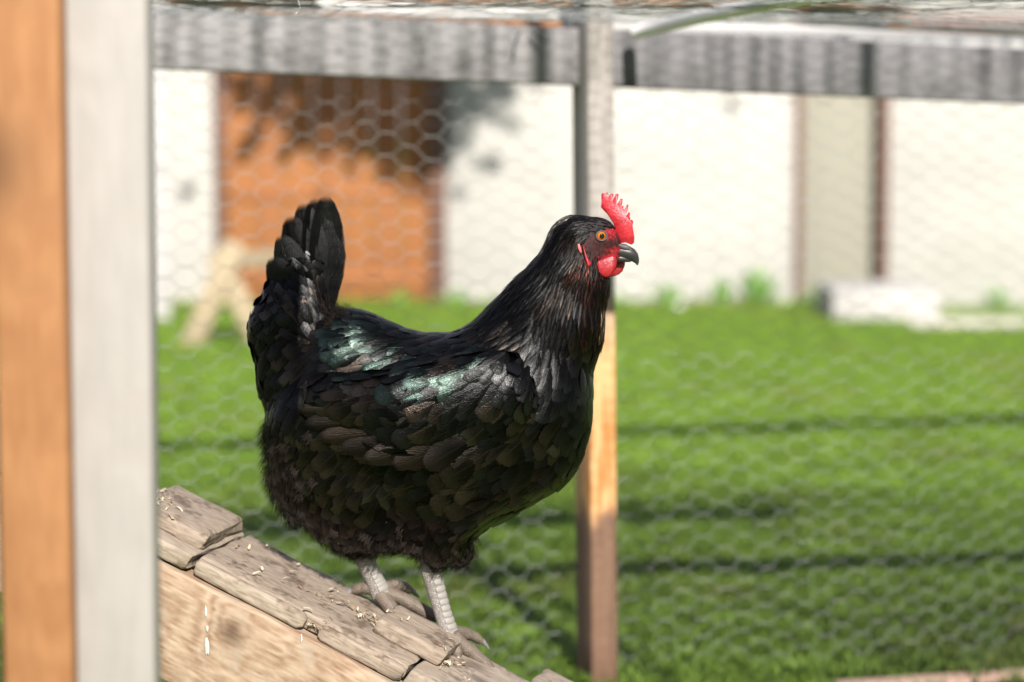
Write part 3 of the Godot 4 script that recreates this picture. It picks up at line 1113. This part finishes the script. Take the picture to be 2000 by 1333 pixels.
func build_run() -> void:
	var fx := Vector3(cos(FRUN), 0, -sin(FRUN))      # along the fence
	var fn := Vector3(sin(FRUN), 0, cos(FRUN))       # towards the run
	# the near posts of the opening
	var a := spot(222, 666, 0.78)
	var post := thing("near_post", "grey weathered post at the opening, close and out of focus", "post", Vector3(a.x, 0, 0.78))
	beam("board", Vector3(a.x, 0, 0.78), Vector3(a.x, 1.5, 0.78), 0.0605, 0.036, M.grey_post, post, 21, 0.003, Vector3.RIGHT)
	a = spot(68, 666, 0.80)
	var post2 := thing("near_board", "orange new wood board fixed left of the grey post", "board", Vector3(a.x, 0, 0.80))
	beam("board", Vector3(a.x + 0.004, 0, 0.80), Vector3(a.x - 0.003, 1.5, 0.80), 0.052, 0.04, M.orange_board, post2, 33, 0.003, Vector3.RIGHT)
	# the middle post of the back fence
	var foot := spot(1166, 1333, -1.09)
	var top := spot(1157, 60, -1.09)
	var lean := (top - foot).normalized()
	foot += lean * -(foot.y / lean.y)
	var mid := thing("fence_post", "tall wooden post behind the hen, grey above and orange below", "post", foot)
	var mp := plank(1.98, 0.041, 0.089, 0.003, 27, 0.0, 20, 1)
	var mb := Basis(lean, fx, lean.cross(fx).normalized())
	put("post", mp, M.mid_post, mid, Transform3D(mb, lean * 0.99))
	beam("shade_rail", foot + Vector3(0, 1.92, 0) - fx * 1.6 - fn * 0.01, foot + Vector3(0, 1.92, 0) + fx * 2.4 - fn * 0.01, 0.09, 0.038, M.beam_left, mid, 45)  # rail added above the view for its band of shade on the grass
	# the long beam along the top of the fence: two lengths meeting behind the post
	for seg in [[-420.0, 1152.0, 1, "left length of the grey wooden beam above the hen"], [1156.0, 2120.0, 2, "right length of the grey wooden beam, right of the middle post"]]:
		var g := func(x: float, dy: float) -> Vector3:
			var y := 76.5 + (x - 310.0) * 0.0432 + dy
			var zz := -1.15 - 0.0
			var q := spot(x, y, zz)
			var depth := -1.115 - (q.x - 0.12) * tan(FRUN)
			return spot(x, y, depth)
		var p: Vector3 = g.call(seg[0], 0.0)
		var q: Vector3 = g.call(seg[1], 0.0)
		var o := thing("top_beam", seg[3], "beam", p)
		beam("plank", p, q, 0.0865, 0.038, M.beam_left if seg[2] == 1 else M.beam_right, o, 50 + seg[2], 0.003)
		# an orange batten and a white one lie on the beam
		if seg[2] == 1:
			p = g.call(430.0, -63.0) - fn * 0.05
			q = g.call(1110.0, -63.0) - fn * 0.05
			o = thing("batten", "thin orange batten on top of the grey beam, left of the middle post", "batten", p)
			beam("strip", p, q, 0.014, 0.03, M.orange_board, o, 61, 0.002)
		p = g.call(640.0 if seg[2] == 1 else 1200.0, -80.0 if seg[2] == 1 else -68.0) - fn * 0.11
		q = g.call(1152.0 if seg[2] == 1 else 2120.0, -80.0 if seg[2] == 1 else -64.0) - fn * 0.11
		o = thing("white_board", "white painted board along the top of the run, %s" % ("left of the middle post" if seg[2] == 1 else "right of the middle post"), "board", p)
		beam("board", p, q, 0.028 if seg[2] == 1 else 0.034, 0.02, M.white_paint, o, 66 + seg[2], 0.002)
	var cb := thing("shade_crossbar", "grey crossbar added above the picture to cast a band of shade on the lawn", "crossbar", Vector3(0, 1.07, -0.4))  # unseen bar, added for the shade it throws across the lawn
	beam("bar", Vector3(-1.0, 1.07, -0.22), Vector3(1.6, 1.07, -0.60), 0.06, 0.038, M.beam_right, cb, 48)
	# slats added above the run, out of view, to stripe the beam with shade
	var tre := thing("shade_trellis", "row of grey slats added out of the picture to cast stripes of shade on the beam", "shade_trellis", Vector3(0.45, 2.6, 1.5))
	rng.seed = 52
	var tx := -1.0
	while tx < 1.5:
		var wide := rng.randf_range(0.004, 0.012)
		if absf(tx - 0.68) < 0.025 or absf(tx - 0.13) < 0.025: wide = 0.030
		var o := Vector3(0.45, 2.61, 1.5) + fx * tx
		beam("slat", o, o + Vector3(0, 0.175, 0), wide, 0.012, M.beam_right, tre, int(tx * 100) + 300, 0.002, fx)
		tx += wide + rng.randf_range(0.012, 0.045)
	beam("rail", Vector3(0.45, 2.785, 1.49) - fx * 1.2, Vector3(0.45, 2.785, 1.49) + fx * 1.6, 0.012, 0.012, M.beam_right, tre, 333, 0.002)
	# a short board added out of the picture so that its shade darkens the hen's rear
	var hung := thing("shade_board", "short grey board added above the picture to shade the rear of the hen", "board", Vector3(-0.02, 1.36, 1.2))
	beam("board", Vector3(-0.025, 1.33, 1.2), Vector3(-0.010, 1.53, 1.2), 0.085, 0.018, M.beam_right, hung, 47, 0.003, fx)
	# pale plastic pipe under the roof netting
	var pa := spot(1246, 62, -1.06)
	var pb := spot(1672, 4, -0.2)
	var pipe := thing("roof_pipe", "pale plastic pipe carrying the roof netting, right of the middle post", "pipe", pa)
	var st := begin(1)
	var pp := []
	var pr := []
	for i in 12:
		var t := float(i) / 11 * 1.9
		pp.append((pb - pa) * t + Vector3(0, 0.015 * sin(t * 2.0), 0))
		pr.append(0.0107)
	loft(st, pp, pr, 16)
	put("pipe", done(st), M.pipe, pipe)
	# bottom rail of the fence, right of the post
	var ra := spot(1640, 1364, -1.0)
	var rb := spot(2080, 1334, -1.1)
	var rail := thing("bottom_rail", "brown wooden bottom rail in the lower right corner", "rail", ra)
	beam("rail", ra, rb, 0.045, 0.05, M.rail, rail, 71, 0.004)
	# the netting
	var sag := noise(12, 1.0, 3)
	var origin := mid.position + fn * -0.03
	for k in 2:
		var u0 := -1.7 if k == 0 else 0.03
		var u1 := -0.03 if k == 0 else 1.25
		var net := netting(u0, u1, 0.0, 1.0, func(u: float, v: float) -> Vector3:
			var bulge := sag.get_noise_2d(u * 1.5, v * 1.5) * 0.05 + sag.get_noise_2d(u * 9.0, v * 9.0) * 0.012
			var w := u + sag.get_noise_2d(u * 4.0 + 50, v * 4.0) * 0.010
			return fx * w + Vector3(0, v + sag.get_noise_2d(u * 4.0, v * 4.0 + 80) * 0.012, 0) + fn * bulge)
		var o := put("chicken_wire", net, M.zinc, self, Transform3D(Basis(), origin))
		tag(o, "galvanised chicken wire of the back fence, %s of the middle post" % ("left" if k == 0 else "right"), "chicken wire")
	var roof := netting(-1.1, 1.3, 0.0, 1.72, func(u: float, v: float) -> Vector3:
		var hang := 0.012 * sin(clampf(v / 2.1, 0, 1) * PI) + 0.020 * smoothstep(0.25, 0.9, u) * smoothstep(0.0, 0.25, v) * (1.0 - smoothstep(0.4, 1.2, v))
		var y := -hang + sag.get_noise_2d(u * 3.0, v * 3.0) * 0.007 + sag.get_noise_2d(u * 13.0, v * 13.0) * 0.0016
		return fx * (u + sag.get_noise_2d(u * 5.0, v * 5.0 + 9) * 0.01) + fn * v + Vector3(0, y, 0))
	var ro := put("roof_netting", roof, M.zinc, self, Transform3D(Basis(), Vector3(origin.x, 1.042, origin.z)))
	tag(ro, "chicken wire roof of the run seen from below, slightly sagging", "chicken wire")
	# loose wire ends and black cable tie tails by the post
	st = begin(1)
	pp = []
	pr = []
	var c0 := spot(575, -6, 0.02)
	for q in [[578, -8], [583, 4], [586, 14], [582, 22], [577, 27]]:
		pp.append(spot(q[0], q[1], 0.02) - c0)
		pr.append(0.0007)
	loft(st, pp, pr, 6, Vector3(0, 0, 1))
	var end := put("wire_end", done(st), M.zinc, self, Transform3D(Basis(), c0))
	tag(end, "loose bent wire end hanging from the roof netting, upper left", "wire")
	var n := 0
	for q in [[[1018, 58], [1008, 75], [1004, 95], [1003, 116]], [[1038, 58], [1048, 70], [1060, 78], [1072, 82]]]:
		st = begin(1)
		pp = []
		pr = []
		c0 = spot(q[0][0], q[0][1], -1.05)
		for e in q:
			pp.append(spot(e[0], e[1], -1.05) - c0)
			pr.append(Vector2(0.0036, 0.001))
		loft(st, pp, pr, 8, Vector3(0, 0, 1))
		var tie := put("cable_tie", done(st), M.black_plastic, self, Transform3D(Basis(), c0))
		tag(tie, "black plastic tie tail on the beam, the %s of the two" % ("one hanging straight down" if n == 0 else "one curling to the right"), "cable tie")
		n += 1
# ---------------------------------------------------------------- the garden
func boxy(called: String, lo: Vector3, hi: Vector3, m: Material, parent: Node, bev := 0.006) -> MeshInstance3D:
	var home: Vector3 = parent.position if parent != self else Vector3.ZERO
	var d := hi - lo
	var mesh := plank(d.x, d.y, d.z, bev, int(absf(lo.x * 91) + absf(lo.y * 37)), 0.0, 2, 1)
	return put(called, mesh, m, parent, Transform3D(Basis(), (lo + hi) / 2 - home))

func build_garden() -> void:
	# ground
	var st := begin(0)
	quad(st, Vector3(-200, 0, -300), Vector3(200, 0, -300), Vector3(200, 0, 100), Vector3(-200, 0, 100), Vector2.ZERO, Vector2.RIGHT, Vector2.ONE, Vector2.DOWN)
	st.generate_normals()
	var lawn := put("lawn", st.commit(), M.lawn)
	tag(lawn, "green lawn between the run and the white building", "lawn", "", "structure")
	# paved path at the right
	st = begin(0)
	quad(st, Vector3(1.75, 0.008, -8.2), Vector3(1.95, 0.008, -8.7), Vector3(4.5, 0.008, -8.6), Vector3(4.5, 0.008, -6.6), Vector2.ZERO, Vector2.RIGHT, Vector2.ONE, Vector2.DOWN)
	st.generate_normals()
	tag(put("path", st.commit(), M.paving), "pale paved path at the right edge of the lawn", "path", "", "structure")
	# the white outbuilding
	var z := -9.6
	var house := thing("outbuilding", "low white outbuilding with an orange wooden door and brown posts", "building", Vector3(0, 0, z))
	var hw := 1.62
	boxy("wall", Vector3(-0.332, 0, z - 0.2), Vector3(1.44, hw, z), M.white_wall, house)
	boxy("wall", Vector3(1.888, 0, z - 0.2), Vector3(6.0, hw, z), M.white_wall, house)
	boxy("wall", Vector3(-6.0, 0, z - 0.2), Vector3(-1.50, hw, z), M.white_wall, house)
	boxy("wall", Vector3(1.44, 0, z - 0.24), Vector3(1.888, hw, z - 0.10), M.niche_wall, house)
	boxy("post", Vector3(1.425, 0.03, z - 0.06), Vector3(1.462, hw, z + 0.025), M.brown_wood, house)
	boxy("post", Vector3(1.852, 0.03, z - 0.06), Vector3(1.897, hw, z + 0.03), M.brown_wood, house)
	boxy("door_post", Vector3(-0.412, 0, z - 0.08), Vector3(-0.334, hw, z + 0.03), M.brown_wood, house)
	boxy("door_post", Vector3(-1.50, 0, z - 0.08), Vector3(-1.452, hw, z + 0.02), M.brown_wood, house)
	var door := Node3D.new()
	door.name = "door"
	house.add_child(door)
	var n := 7
	for i in n:
		var x0 := -1.448 + i * (1.034 / n)
		boxy_in("board", Vector3(x0 + 0.002, 0.03, z - 0.07), Vector3(x0 + 1.034 / n - 0.002, hw, z - 0.042), M.door if i % 2 == 0 else M.door_two, door, house.position)
	for y in [0.12, 0.545, 1.3]:
		boxy_in("rail", Vector3(-1.446, y, z - 0.042), Vector3(-0.416, y + 0.05, z - 0.028), M.door_two, door, house.position)
	# roof: red brown sheet behind an orange fascia
	beam("fascia", Vector3(-6, 1.60, z + 0.06), Vector3(1.78, 1.60, z + 0.06), 0.16, 0.03, M.orange_board, house, 91)
	beam("rafter_end", Vector3(1.78, 1.545, z + 0.10), Vector3(1.98, 1.545, z + 0.10), 0.10, 0.10, M.brown_wood, house, 92)
	beam("rafter_end", Vector3(1.86, 1.43, z + 0.06), Vector3(2.02, 1.425, z + 0.06), 0.04, 0.06, M.orange_board, house, 93)
	st = begin(0)
	quad(st, Vector3(1.98, 1.40, 0.13), Vector3(6.2, 1.34, 0.13), Vector3(6.2, 2.5, -2.2), Vector3(1.98, 2.56, -2.2), Vector2.ZERO, Vector2.RIGHT, Vector2.ONE, Vector2.DOWN)
	quad(st, Vector3(-6.2, 1.69, 0.11), Vector3(1.98, 1.69, 0.11), Vector3(1.98, 2.7, -2.2), Vector3(-6.2, 2.7, -2.2), Vector2.ZERO, Vector2.RIGHT, Vector2.ONE, Vector2.DOWN)
	st.generate_normals()
	put("roof", st.commit(), M.roof, house)
	# whitewashed pier, step, trestle
	var pier := thing("pier", "whitewashed wooden panel leaning by the door, at the left", "panel", Vector3(-1.65, 0, -8.3))
	for i in 3:
		boxy("board", Vector3(-1.86 + i * 0.105, 0.0, -8.33), Vector3(-1.758 + i * 0.105, 1.5, -8.30), M.wash if i != 1 else M.wash_two, pier)
	var stp := thing("step", "white concrete step at the foot of the wall, right", "step", Vector3(1.69, 0, -8.6))
	boxy("block", Vector3(1.45, 0, -8.95), Vector3(1.93, 0.17, -8.27), M.concrete, stp, 0.012)
	var tr := thing("trestle", "pale wooden trestle with crossed legs in front of the door", "trestle", Vector3(-1.14, 0, -7.0))
	beam("leg", Vector3(-1.292, 0.0, -6.98), Vector3(-1.10, 0.44, -7.02), 0.088, 0.022, M.pale_wood, tr, 95, 0.003, Vector3.RIGHT)
	beam("leg", Vector3(-0.985, 0.0, -7.02), Vector3(-1.19, 0.40, -7.06), 0.088, 0.022, M.pale_wood, tr, 96, 0.003, Vector3.RIGHT)
	beam("rail", Vector3(-1.14, 0.36, -7.06), Vector3(-0.80, 0.36, -7.75), 0.07, 0.022, M.pale_wood, tr, 97)
	# stone in the grass
	var ball := SphereMesh.new()
	ball.radius = 0.018
	ball.height = 0.036
	var stone := put("stone", ball, M.white_paint, self, Transform3D(Basis.from_scale(Vector3(1.2, 1, 1)), Vector3(0.80, 0.05, -8.95)))
	tag(stone, "small white stone at the edge of the lawn before the white wall", "stone")
	# weeds at the wall's foot
	rng.seed = 31
	var i := 0
	for q in [[0.78, -9.3, 0.16], [1.02, -9.25, 0.18], [1.22, -9.35, 0.24], [1.48, -9.2, 0.14], [0.52, -9.35, 0.10], [2.4, -9.3, 0.14], [2.75, -9.35, 0.16], [-0.55, -9.3, 0.12], [-0.28, -9.2, 0.13]]:
		var w := begin(0)
		for k in 26:
			var an := rng.randf() * TAU
			var o: Vector3 = Vector3(cos(an), 0, sin(an)) * rng.randf() * q[2] * 0.35
			var tip: Vector3 = o * rng.randf_range(1.4, 2.6) + Vector3(0, q[2] * rng.randf_range(0.45, 1.0), 0)
			var side: Vector3 = Vector3(-sin(an), 0, cos(an)) * q[2] * 0.09
			var mid: Vector3 = (o + tip) / 2 + Vector3(0, q[2] * 0.08, 0)
			quad(w, o, mid - side, tip, mid + side, Vector2.ZERO, Vector2.ZERO, Vector2.ZERO, Vector2.ZERO)
		w.generate_normals()
		var names := ["low weed before the white wall, left of the tall one", "leafy weed beside the tall weed at the wall", "tallest green weed at the foot of the white wall", "weed by the brown post left of the step", "small weed near the middle post at the wall", "weed right of the white step", "weed at the far right under the wall", "weed under the door's right side", "weed at the wall right of the door"]
		tag(put("weed", w.commit(), M.weed, self, Transform3D(Basis(), Vector3(q[0], 0, q[1]))), names[i], "weed", "weeds along the wall")
		i += 1

func boxy_in(called: String, lo: Vector3, hi: Vector3, m: Material, parent: Node3D, home: Vector3) -> void:
	var d := hi - lo
	var tall := d.y > d.x
	var mesh := plank(d.y if tall else d.x, d.x if tall else d.y, d.z, 0.003, int(absf(lo.x * 173)), 0.0, 2, 1)
	var b := Basis(Vector3.UP, Vector3.LEFT, Vector3.BACK) if tall else Basis()
	put(called, mesh, m, parent, Transform3D(b, (lo + hi) / 2 - home))

func build_grass() -> void:
	rng.seed = 5
	var tuft := begin(0)
	for k in 8:
		var an := rng.randf() * TAU
		var o := Vector3(rng.randf_range(-0.012, 0.012), 0, rng.randf_range(-0.012, 0.012))
		var d := Vector3(cos(an), 0, sin(an))
		var side := Vector3(-sin(an), 0, cos(an)) * 0.0018
		var h := rng.randf_range(0.022, 0.05)
		var mid := o + d * 0.006 + Vector3(0, h * 0.6, 0)
		var tip := o + d * rng.randf_range(0.012, 0.03) + Vector3(0, h, 0)
		quad(tuft, o - side, mid - side, mid + side, o + side, Vector2.ZERO, Vector2.ZERO, Vector2.ZERO, Vector2.ZERO)
		for p in [mid - side, tip, mid + side]:
			tuft.add_vertex(p)
	tuft.generate_normals()
	var mesh := tuft.commit()
	var patch := noise(21, 0.9, 3)
	var xfs := []
	var cols := []
	var tries := 0
	while xfs.size() < 115000 and tries < 400000:
		tries += 1
		var depth := 3.2 + 8.9 * pow(rng.randf(), 1.25)
		var x := rng.randf_range(-1.0, 1.0) * (depth * 0.24 + 0.35 + (1.1 if rng.randf() < 0.3 else 0.0))
		var zz := 2.6 - depth
		if x > 1.75 and zz < -6.6 + (2.0 - x) * 0.0 and zz < -7.9 and x > 1.6: continue
		var e := patch.get_noise_2d(x * 1.6, zz * 1.1)
		var f := patch.get_noise_2d(x * 7.0 + 30, zz * 7.0)
		var dry := clampf((e + f * 0.6) * 1.5 - 0.42 + 0.6 * smoothstep(-8.2, -9.4, zz), 0, 1) * rng.randf()
		var k := rng.randf_range(0.75, 1.25) * (1.0 + 0.3 * f) * lerpf(0.55, 1.0, smoothstep(-2.2, -4.4, zz + e * 0.8)) * lerpf(1.0, 0.6, smoothstep(0.1, 0.8, x + e * 0.3) * smoothstep(-2.2, -1.3, zz))  # towards the run and the right corner, shade is put into the blade colour
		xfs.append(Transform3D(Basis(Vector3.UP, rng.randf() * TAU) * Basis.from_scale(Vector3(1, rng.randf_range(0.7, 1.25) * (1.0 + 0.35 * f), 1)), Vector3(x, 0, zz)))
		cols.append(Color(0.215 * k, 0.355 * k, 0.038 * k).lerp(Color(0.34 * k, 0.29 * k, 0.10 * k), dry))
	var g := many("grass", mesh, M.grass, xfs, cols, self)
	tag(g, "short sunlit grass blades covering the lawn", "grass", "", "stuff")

func build_tree() -> void:
	# the tree beside the garden whose shade lies on the door: it stands left of the picture
	rng.seed = 14
	var tree := thing("garden_tree", "leafy tree left of the lawn shading the orange door", "tree", Vector3(-4.0, 0, -5.8))
	var st := begin(1)
	loft(st, [Vector3(0, 0, 0), Vector3(0.05, 1.2, 0), Vector3(0.2, 2.4, -0.1), Vector3(0.6, 3.6, -0.1)], [0.16, 0.13, 0.11, 0.07], 10, Vector3.BACK)
	loft(st, [Vector3(0.2, 2.4, -0.1), Vector3(1.6, 3.3, -0.1), Vector3(3.4, 3.95, -0.2), Vector3(6.2, 4.2, 0)], [0.08, 0.07, 0.05, 0.02], 8)
	put("trunk", done(st), M.bark, tree)
	var lf := begin(0)
	quad(lf, Vector3(0, 0, 0), Vector3(0.4, 0.05, 0.5), Vector3(0, 0, 1), Vector3(-0.4, 0.05, 0.5), Vector2.ZERO, Vector2.ZERO, Vector2.ZERO, Vector2.ZERO)
	lf.generate_normals()
	var xfs := []
	var cols := []
	for c in [[3.73, 4.22, 0.6, 0.24, 320], [4.12, 4.15, 0.6, 0.26, 620], [4.49, 3.95, 0.6, 0.22, 700], [4.78, 4.08, 0.5, 0.20, 80], [6.2, 4.4, 0, 0.4, 300], [5.3, 4.5, 0, 0.4, 300], [4.4, 4.8, 0, 0.4, 300], [3.6, 5.0, 0, 0.5, 300], [2.5, 4.9, 0, 0.7, 400], [0.8, 5.0, 0, 1.0, 700], [-0.6, 4.4, 0, 0.9, 500]]:
		for i in c[4]:
			var d := Vector3(rng.randfn(), rng.randfn(), rng.randfn()) * 0.6
			var p: Vector3 = Vector3(c[0], c[1], c[2]) + d * c[3]
			var s := rng.randf_range(0.07, 0.13)
			xfs.append(Transform3D(Basis.from_euler(Vector3(rng.randf() * TAU, rng.randf() * TAU, rng.randf() * TAU)) * Basis.from_scale(Vector3(s, s, s)), p))
			cols.append(Color(0.06, 0.11, 0.02) * rng.randf_range(0.7, 1.2))
	many("crown", lf.commit(), M.grass, xfs, cols, tree)

func _ready() -> void:
	# camera
	var cam := Camera3D.new()
	cam.name = "camera"
	var lens := CameraAttributesPhysical.new()
	lens.frustum_focal_length = 85.0
	lens.frustum_focus_distance = 2.55
	lens.exposure_aperture = 3.2
	lens.frustum_near = 0.05
	lens.frustum_far = 1000.0
	cam.attributes = lens
	cam.position = CAM
	cam.rotation_degrees.x = -PITCH
	add_child(cam)
	cam.current = true
	# sky, exposure
	var env := Environment.new()
	env.background_mode = Environment.BG_SKY
	var sky := ProceduralSkyMaterial.new()
	sky.sky_top_color = Color(0.52, 0.55, 0.65)
	sky.sky_energy_multiplier = 0.9
	sky.sky_horizon_color = Color(0.76, 0.74, 0.755)
	sky.sky_curve = 0.15
	sky.ground_bottom_color = Color(0.25, 0.28, 0.2)
	sky.ground_horizon_color = Color(0.5, 0.55, 0.5)
	sky.sun_angle_max = 6.0
	env.sky = Sky.new()
	env.sky.sky_material = sky
	env.tonemap_mode = Environment.TONE_MAPPER_LINEAR
	env.tonemap_exposure = 2.35
	env.sdfgi_enabled = true
	env.ssao_enabled = true
	env.ssil_enabled = true
	var we := WorldEnvironment.new()
	we.name = "world_environment"
	we.environment = env
	add_child(we)
	# sun: behind the camera, to the right
	var sun := DirectionalLight3D.new()
	sun.name = "sun"
	sun.light_energy = 1.5
	sun.light_color = Color(1.0, 0.975, 0.94)
	sun.light_angular_distance = 0.5
	sun.shadow_enabled = true
	sun.rotation_degrees = Vector3(-33, 12, 0)
	add_child(sun)

	# materials
	M.skin = mat(Color.WHITE, 0.65)
	M.skin.vertex_color_use_as_albedo = true
	M.skin.metallic_specular = 0.3
	M.feather = feather_material(3, 22, 0.9, 0.31, 0.09)
	M.hackle = feather_material(4, 14, 0.9, 0.30, 0.09)
	M.vane = feather_material(5, 60, 0.9, 0.45, 0.08)
	M.wattle = blotch(16, Color(0.22, 0.004, 0.009), Color(0.28, 0.010, 0.018), Color(0.11, 0.003, 0.006), 24, 24, 0.4, 0.06)
	M.wattle.uv1_scale = Vector3(8, 8, 8)
	M.fluff = mat(Color.WHITE, 0.8)
	M.fluff.vertex_color_use_as_albedo = true
	M.fluff.metallic_specular = 0.25
	M.red = blotch(6, Color(0.30, 0.006, 0.014), Color(0.38, 0.018, 0.030), Color(0.15, 0.004, 0.008), 30, 30, 0.42, 0.06)
	M.red.uv1_scale = Vector3(8, 8, 8)
	M.red.subsurf_scatter_enabled = true
	M.red.subsurf_scatter_strength = 0.04
	M.pink = mat(lin(0.50, 0.10, 0.10), 0.5)
	M.beak = mat(lin(0.020, 0.019, 0.021), 0.36)
	M.flap = mat(lin(0.05, 0.042, 0.042), 0.6)
	M.iris = mat(lin(0.52, 0.115, 0.006), 0.12)
	M.pupil = mat(lin(0.004, 0.004, 0.004), 0.05)
	M.lid = mat(lin(0.045, 0.032, 0.030), 0.6)
	M.shank = scaly(7, Color(0.24, 0.215, 0.195), Color(0.36, 0.34, 0.32), Color(0.055, 0.042, 0.036))
	M.toe = scaly(8, Color(0.12, 0.09, 0.065), Color(0.19, 0.15, 0.115), Color(0.045, 0.032, 0.025))
	M.scute = mat(lin(0.205, 0.19, 0.175), 0.55)
	M.claw = mat(lin(0.16, 0.15, 0.15), 0.35)
	M.grey_board = wood(101, Color(0.235, 0.188, 0.143), Color(0.132, 0.098, 0.072), Color(0.072, 0.046, 0.028), 0.36, 0.16)
	M.grey_board_two = wood(102, Color(0.255, 0.208, 0.16), Color(0.155, 0.118, 0.088), Color(0.085, 0.057, 0.036), 0.30, 0.16)
	M.pale_board = wood(103, Color(0.30, 0.225, 0.158), Color(0.125, 0.056, 0.022), Color(0.24, 0.185, 0.135), 0.40, 0.14)
	M.pale_wood = wood(104, Color(0.28, 0.23, 0.15), Color(0.22, 0.17, 0.10), Color(0.24, 0.2, 0.14), 0.2)
	M.orange_board = wood(105, Color(0.25, 0.115, 0.044), Color(0.18, 0.072, 0.023), Color(0.21, 0.092, 0.034), 0.3, 0.05, 2)
	M.grey_post = wood(106, Color(0.262, 0.242, 0.228), Color(0.222, 0.206, 0.194), Color(0.245, 0.222, 0.206), 0.3, 0.05, 1)
	M.mid_post = aged_post()
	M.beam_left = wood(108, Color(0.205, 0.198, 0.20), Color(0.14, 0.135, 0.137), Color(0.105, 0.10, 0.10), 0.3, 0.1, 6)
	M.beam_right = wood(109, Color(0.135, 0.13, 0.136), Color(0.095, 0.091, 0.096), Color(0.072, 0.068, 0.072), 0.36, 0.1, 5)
	M.grey_board.uv1_scale = Vector3(2.6, 3.0, 1)
	M.grey_board_two.uv1_scale = Vector3(2.2, 2.7, 1)
	M.pale_board.uv1_scale = Vector3(1.7, 1.7, 1)
	M.rail = wood(110, Color(0.34, 0.22, 0.17), Color(0.22, 0.13, 0.10), Color(0.28, 0.2, 0.16), 0.3)
	M.door = wood(111, Color(0.27, 0.108, 0.034), Color(0.225, 0.084, 0.025), Color(0.25, 0.096, 0.03), 0.3, 0.05, 0)
	M.door_two = wood(112, Color(0.26, 0.104, 0.036), Color(0.215, 0.08, 0.026), Color(0.235, 0.09, 0.031), 0.3, 0.05, 0)
	M.brown_wood = wood(113, Color(0.12, 0.06, 0.042), Color(0.08, 0.038, 0.028), Color(0.10, 0.058, 0.045), 0.3, 0.05)
	M.wash = wood(114, Color(0.37, 0.36, 0.36), Color(0.32, 0.31, 0.305), Color(0.24, 0.20, 0.17), 0.15, 0.05)
	M.wash_two = wood(115, Color(0.36, 0.325, 0.285), Color(0.30, 0.26, 0.225), Color(0.22, 0.175, 0.135), 0.25, 0.05)
	M.white_wall = blotch(9, Color(0.335, 0.325, 0.302), Color(0.37, 0.36, 0.336), Color(0.26, 0.256, 0.242), 3, 3, 0.9, 0.3)
	M.white_wall.uv1_scale = Vector3(0.7, 0.7, 0.7)
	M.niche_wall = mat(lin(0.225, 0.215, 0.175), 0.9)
	M.white_paint = mat(lin(0.46, 0.45, 0.435), 0.6)
	M.concrete = blotch(17, Color(0.30, 0.29, 0.275), Color(0.35, 0.34, 0.325), Color(0.22, 0.21, 0.195), 5, 5, 0.9, 0.2)
	M.roof = blotch(10, Color(0.15, 0.075, 0.062), Color(0.18, 0.092, 0.078), Color(0.12, 0.056, 0.048), 6, 6, 0.85, 0.2)
	M.paving = blotch(11, Color(0.52, 0.45, 0.42), Color(0.60, 0.54, 0.51), Color(0.40, 0.35, 0.32), 5, 5, 0.9, 0.3)
	M.lawn = blotch(12, Color(0.10, 0.17, 0.02), Color(0.13, 0.22, 0.026), Color(0.16, 0.15, 0.05), 5, 5, 0.95, 0.5)
	M.lawn.uv1_scale = Vector3(0.6, 0.6, 0.6)
	M.grass = mat(Color.WHITE, 0.55)
	M.grass.vertex_color_use_as_albedo = true
	M.grass.backlight_enabled = true
	M.grass.backlight = Color(0.5, 0.5, 0.5)
	M.weed = mat(lin(0.11, 0.24, 0.03), 0.6)
	M.weed.backlight_enabled = true
	M.weed.backlight = Color(0.5, 0.5, 0.5)
	M.bark = mat(lin(0.14, 0.10, 0.07), 0.9)
	M.zinc = mat(lin(0.26, 0.27, 0.27), 0.5, 0.5)
	M.pipe = mat(lin(0.74, 0.71, 0.71), 0.45)
	M.black_plastic = mat(lin(0.012, 0.012, 0.014), 0.4)
	M.lime = mat(lin(0.34, 0.33, 0.31), 0.8)
	M.shaving = mat(Color.WHITE, 0.8)
	M.shaving.vertex_color_use_as_albedo = true

	build_garden()
	build_tree()
	build_grass()
	build_run()
	build_ramp()
	build_hen()
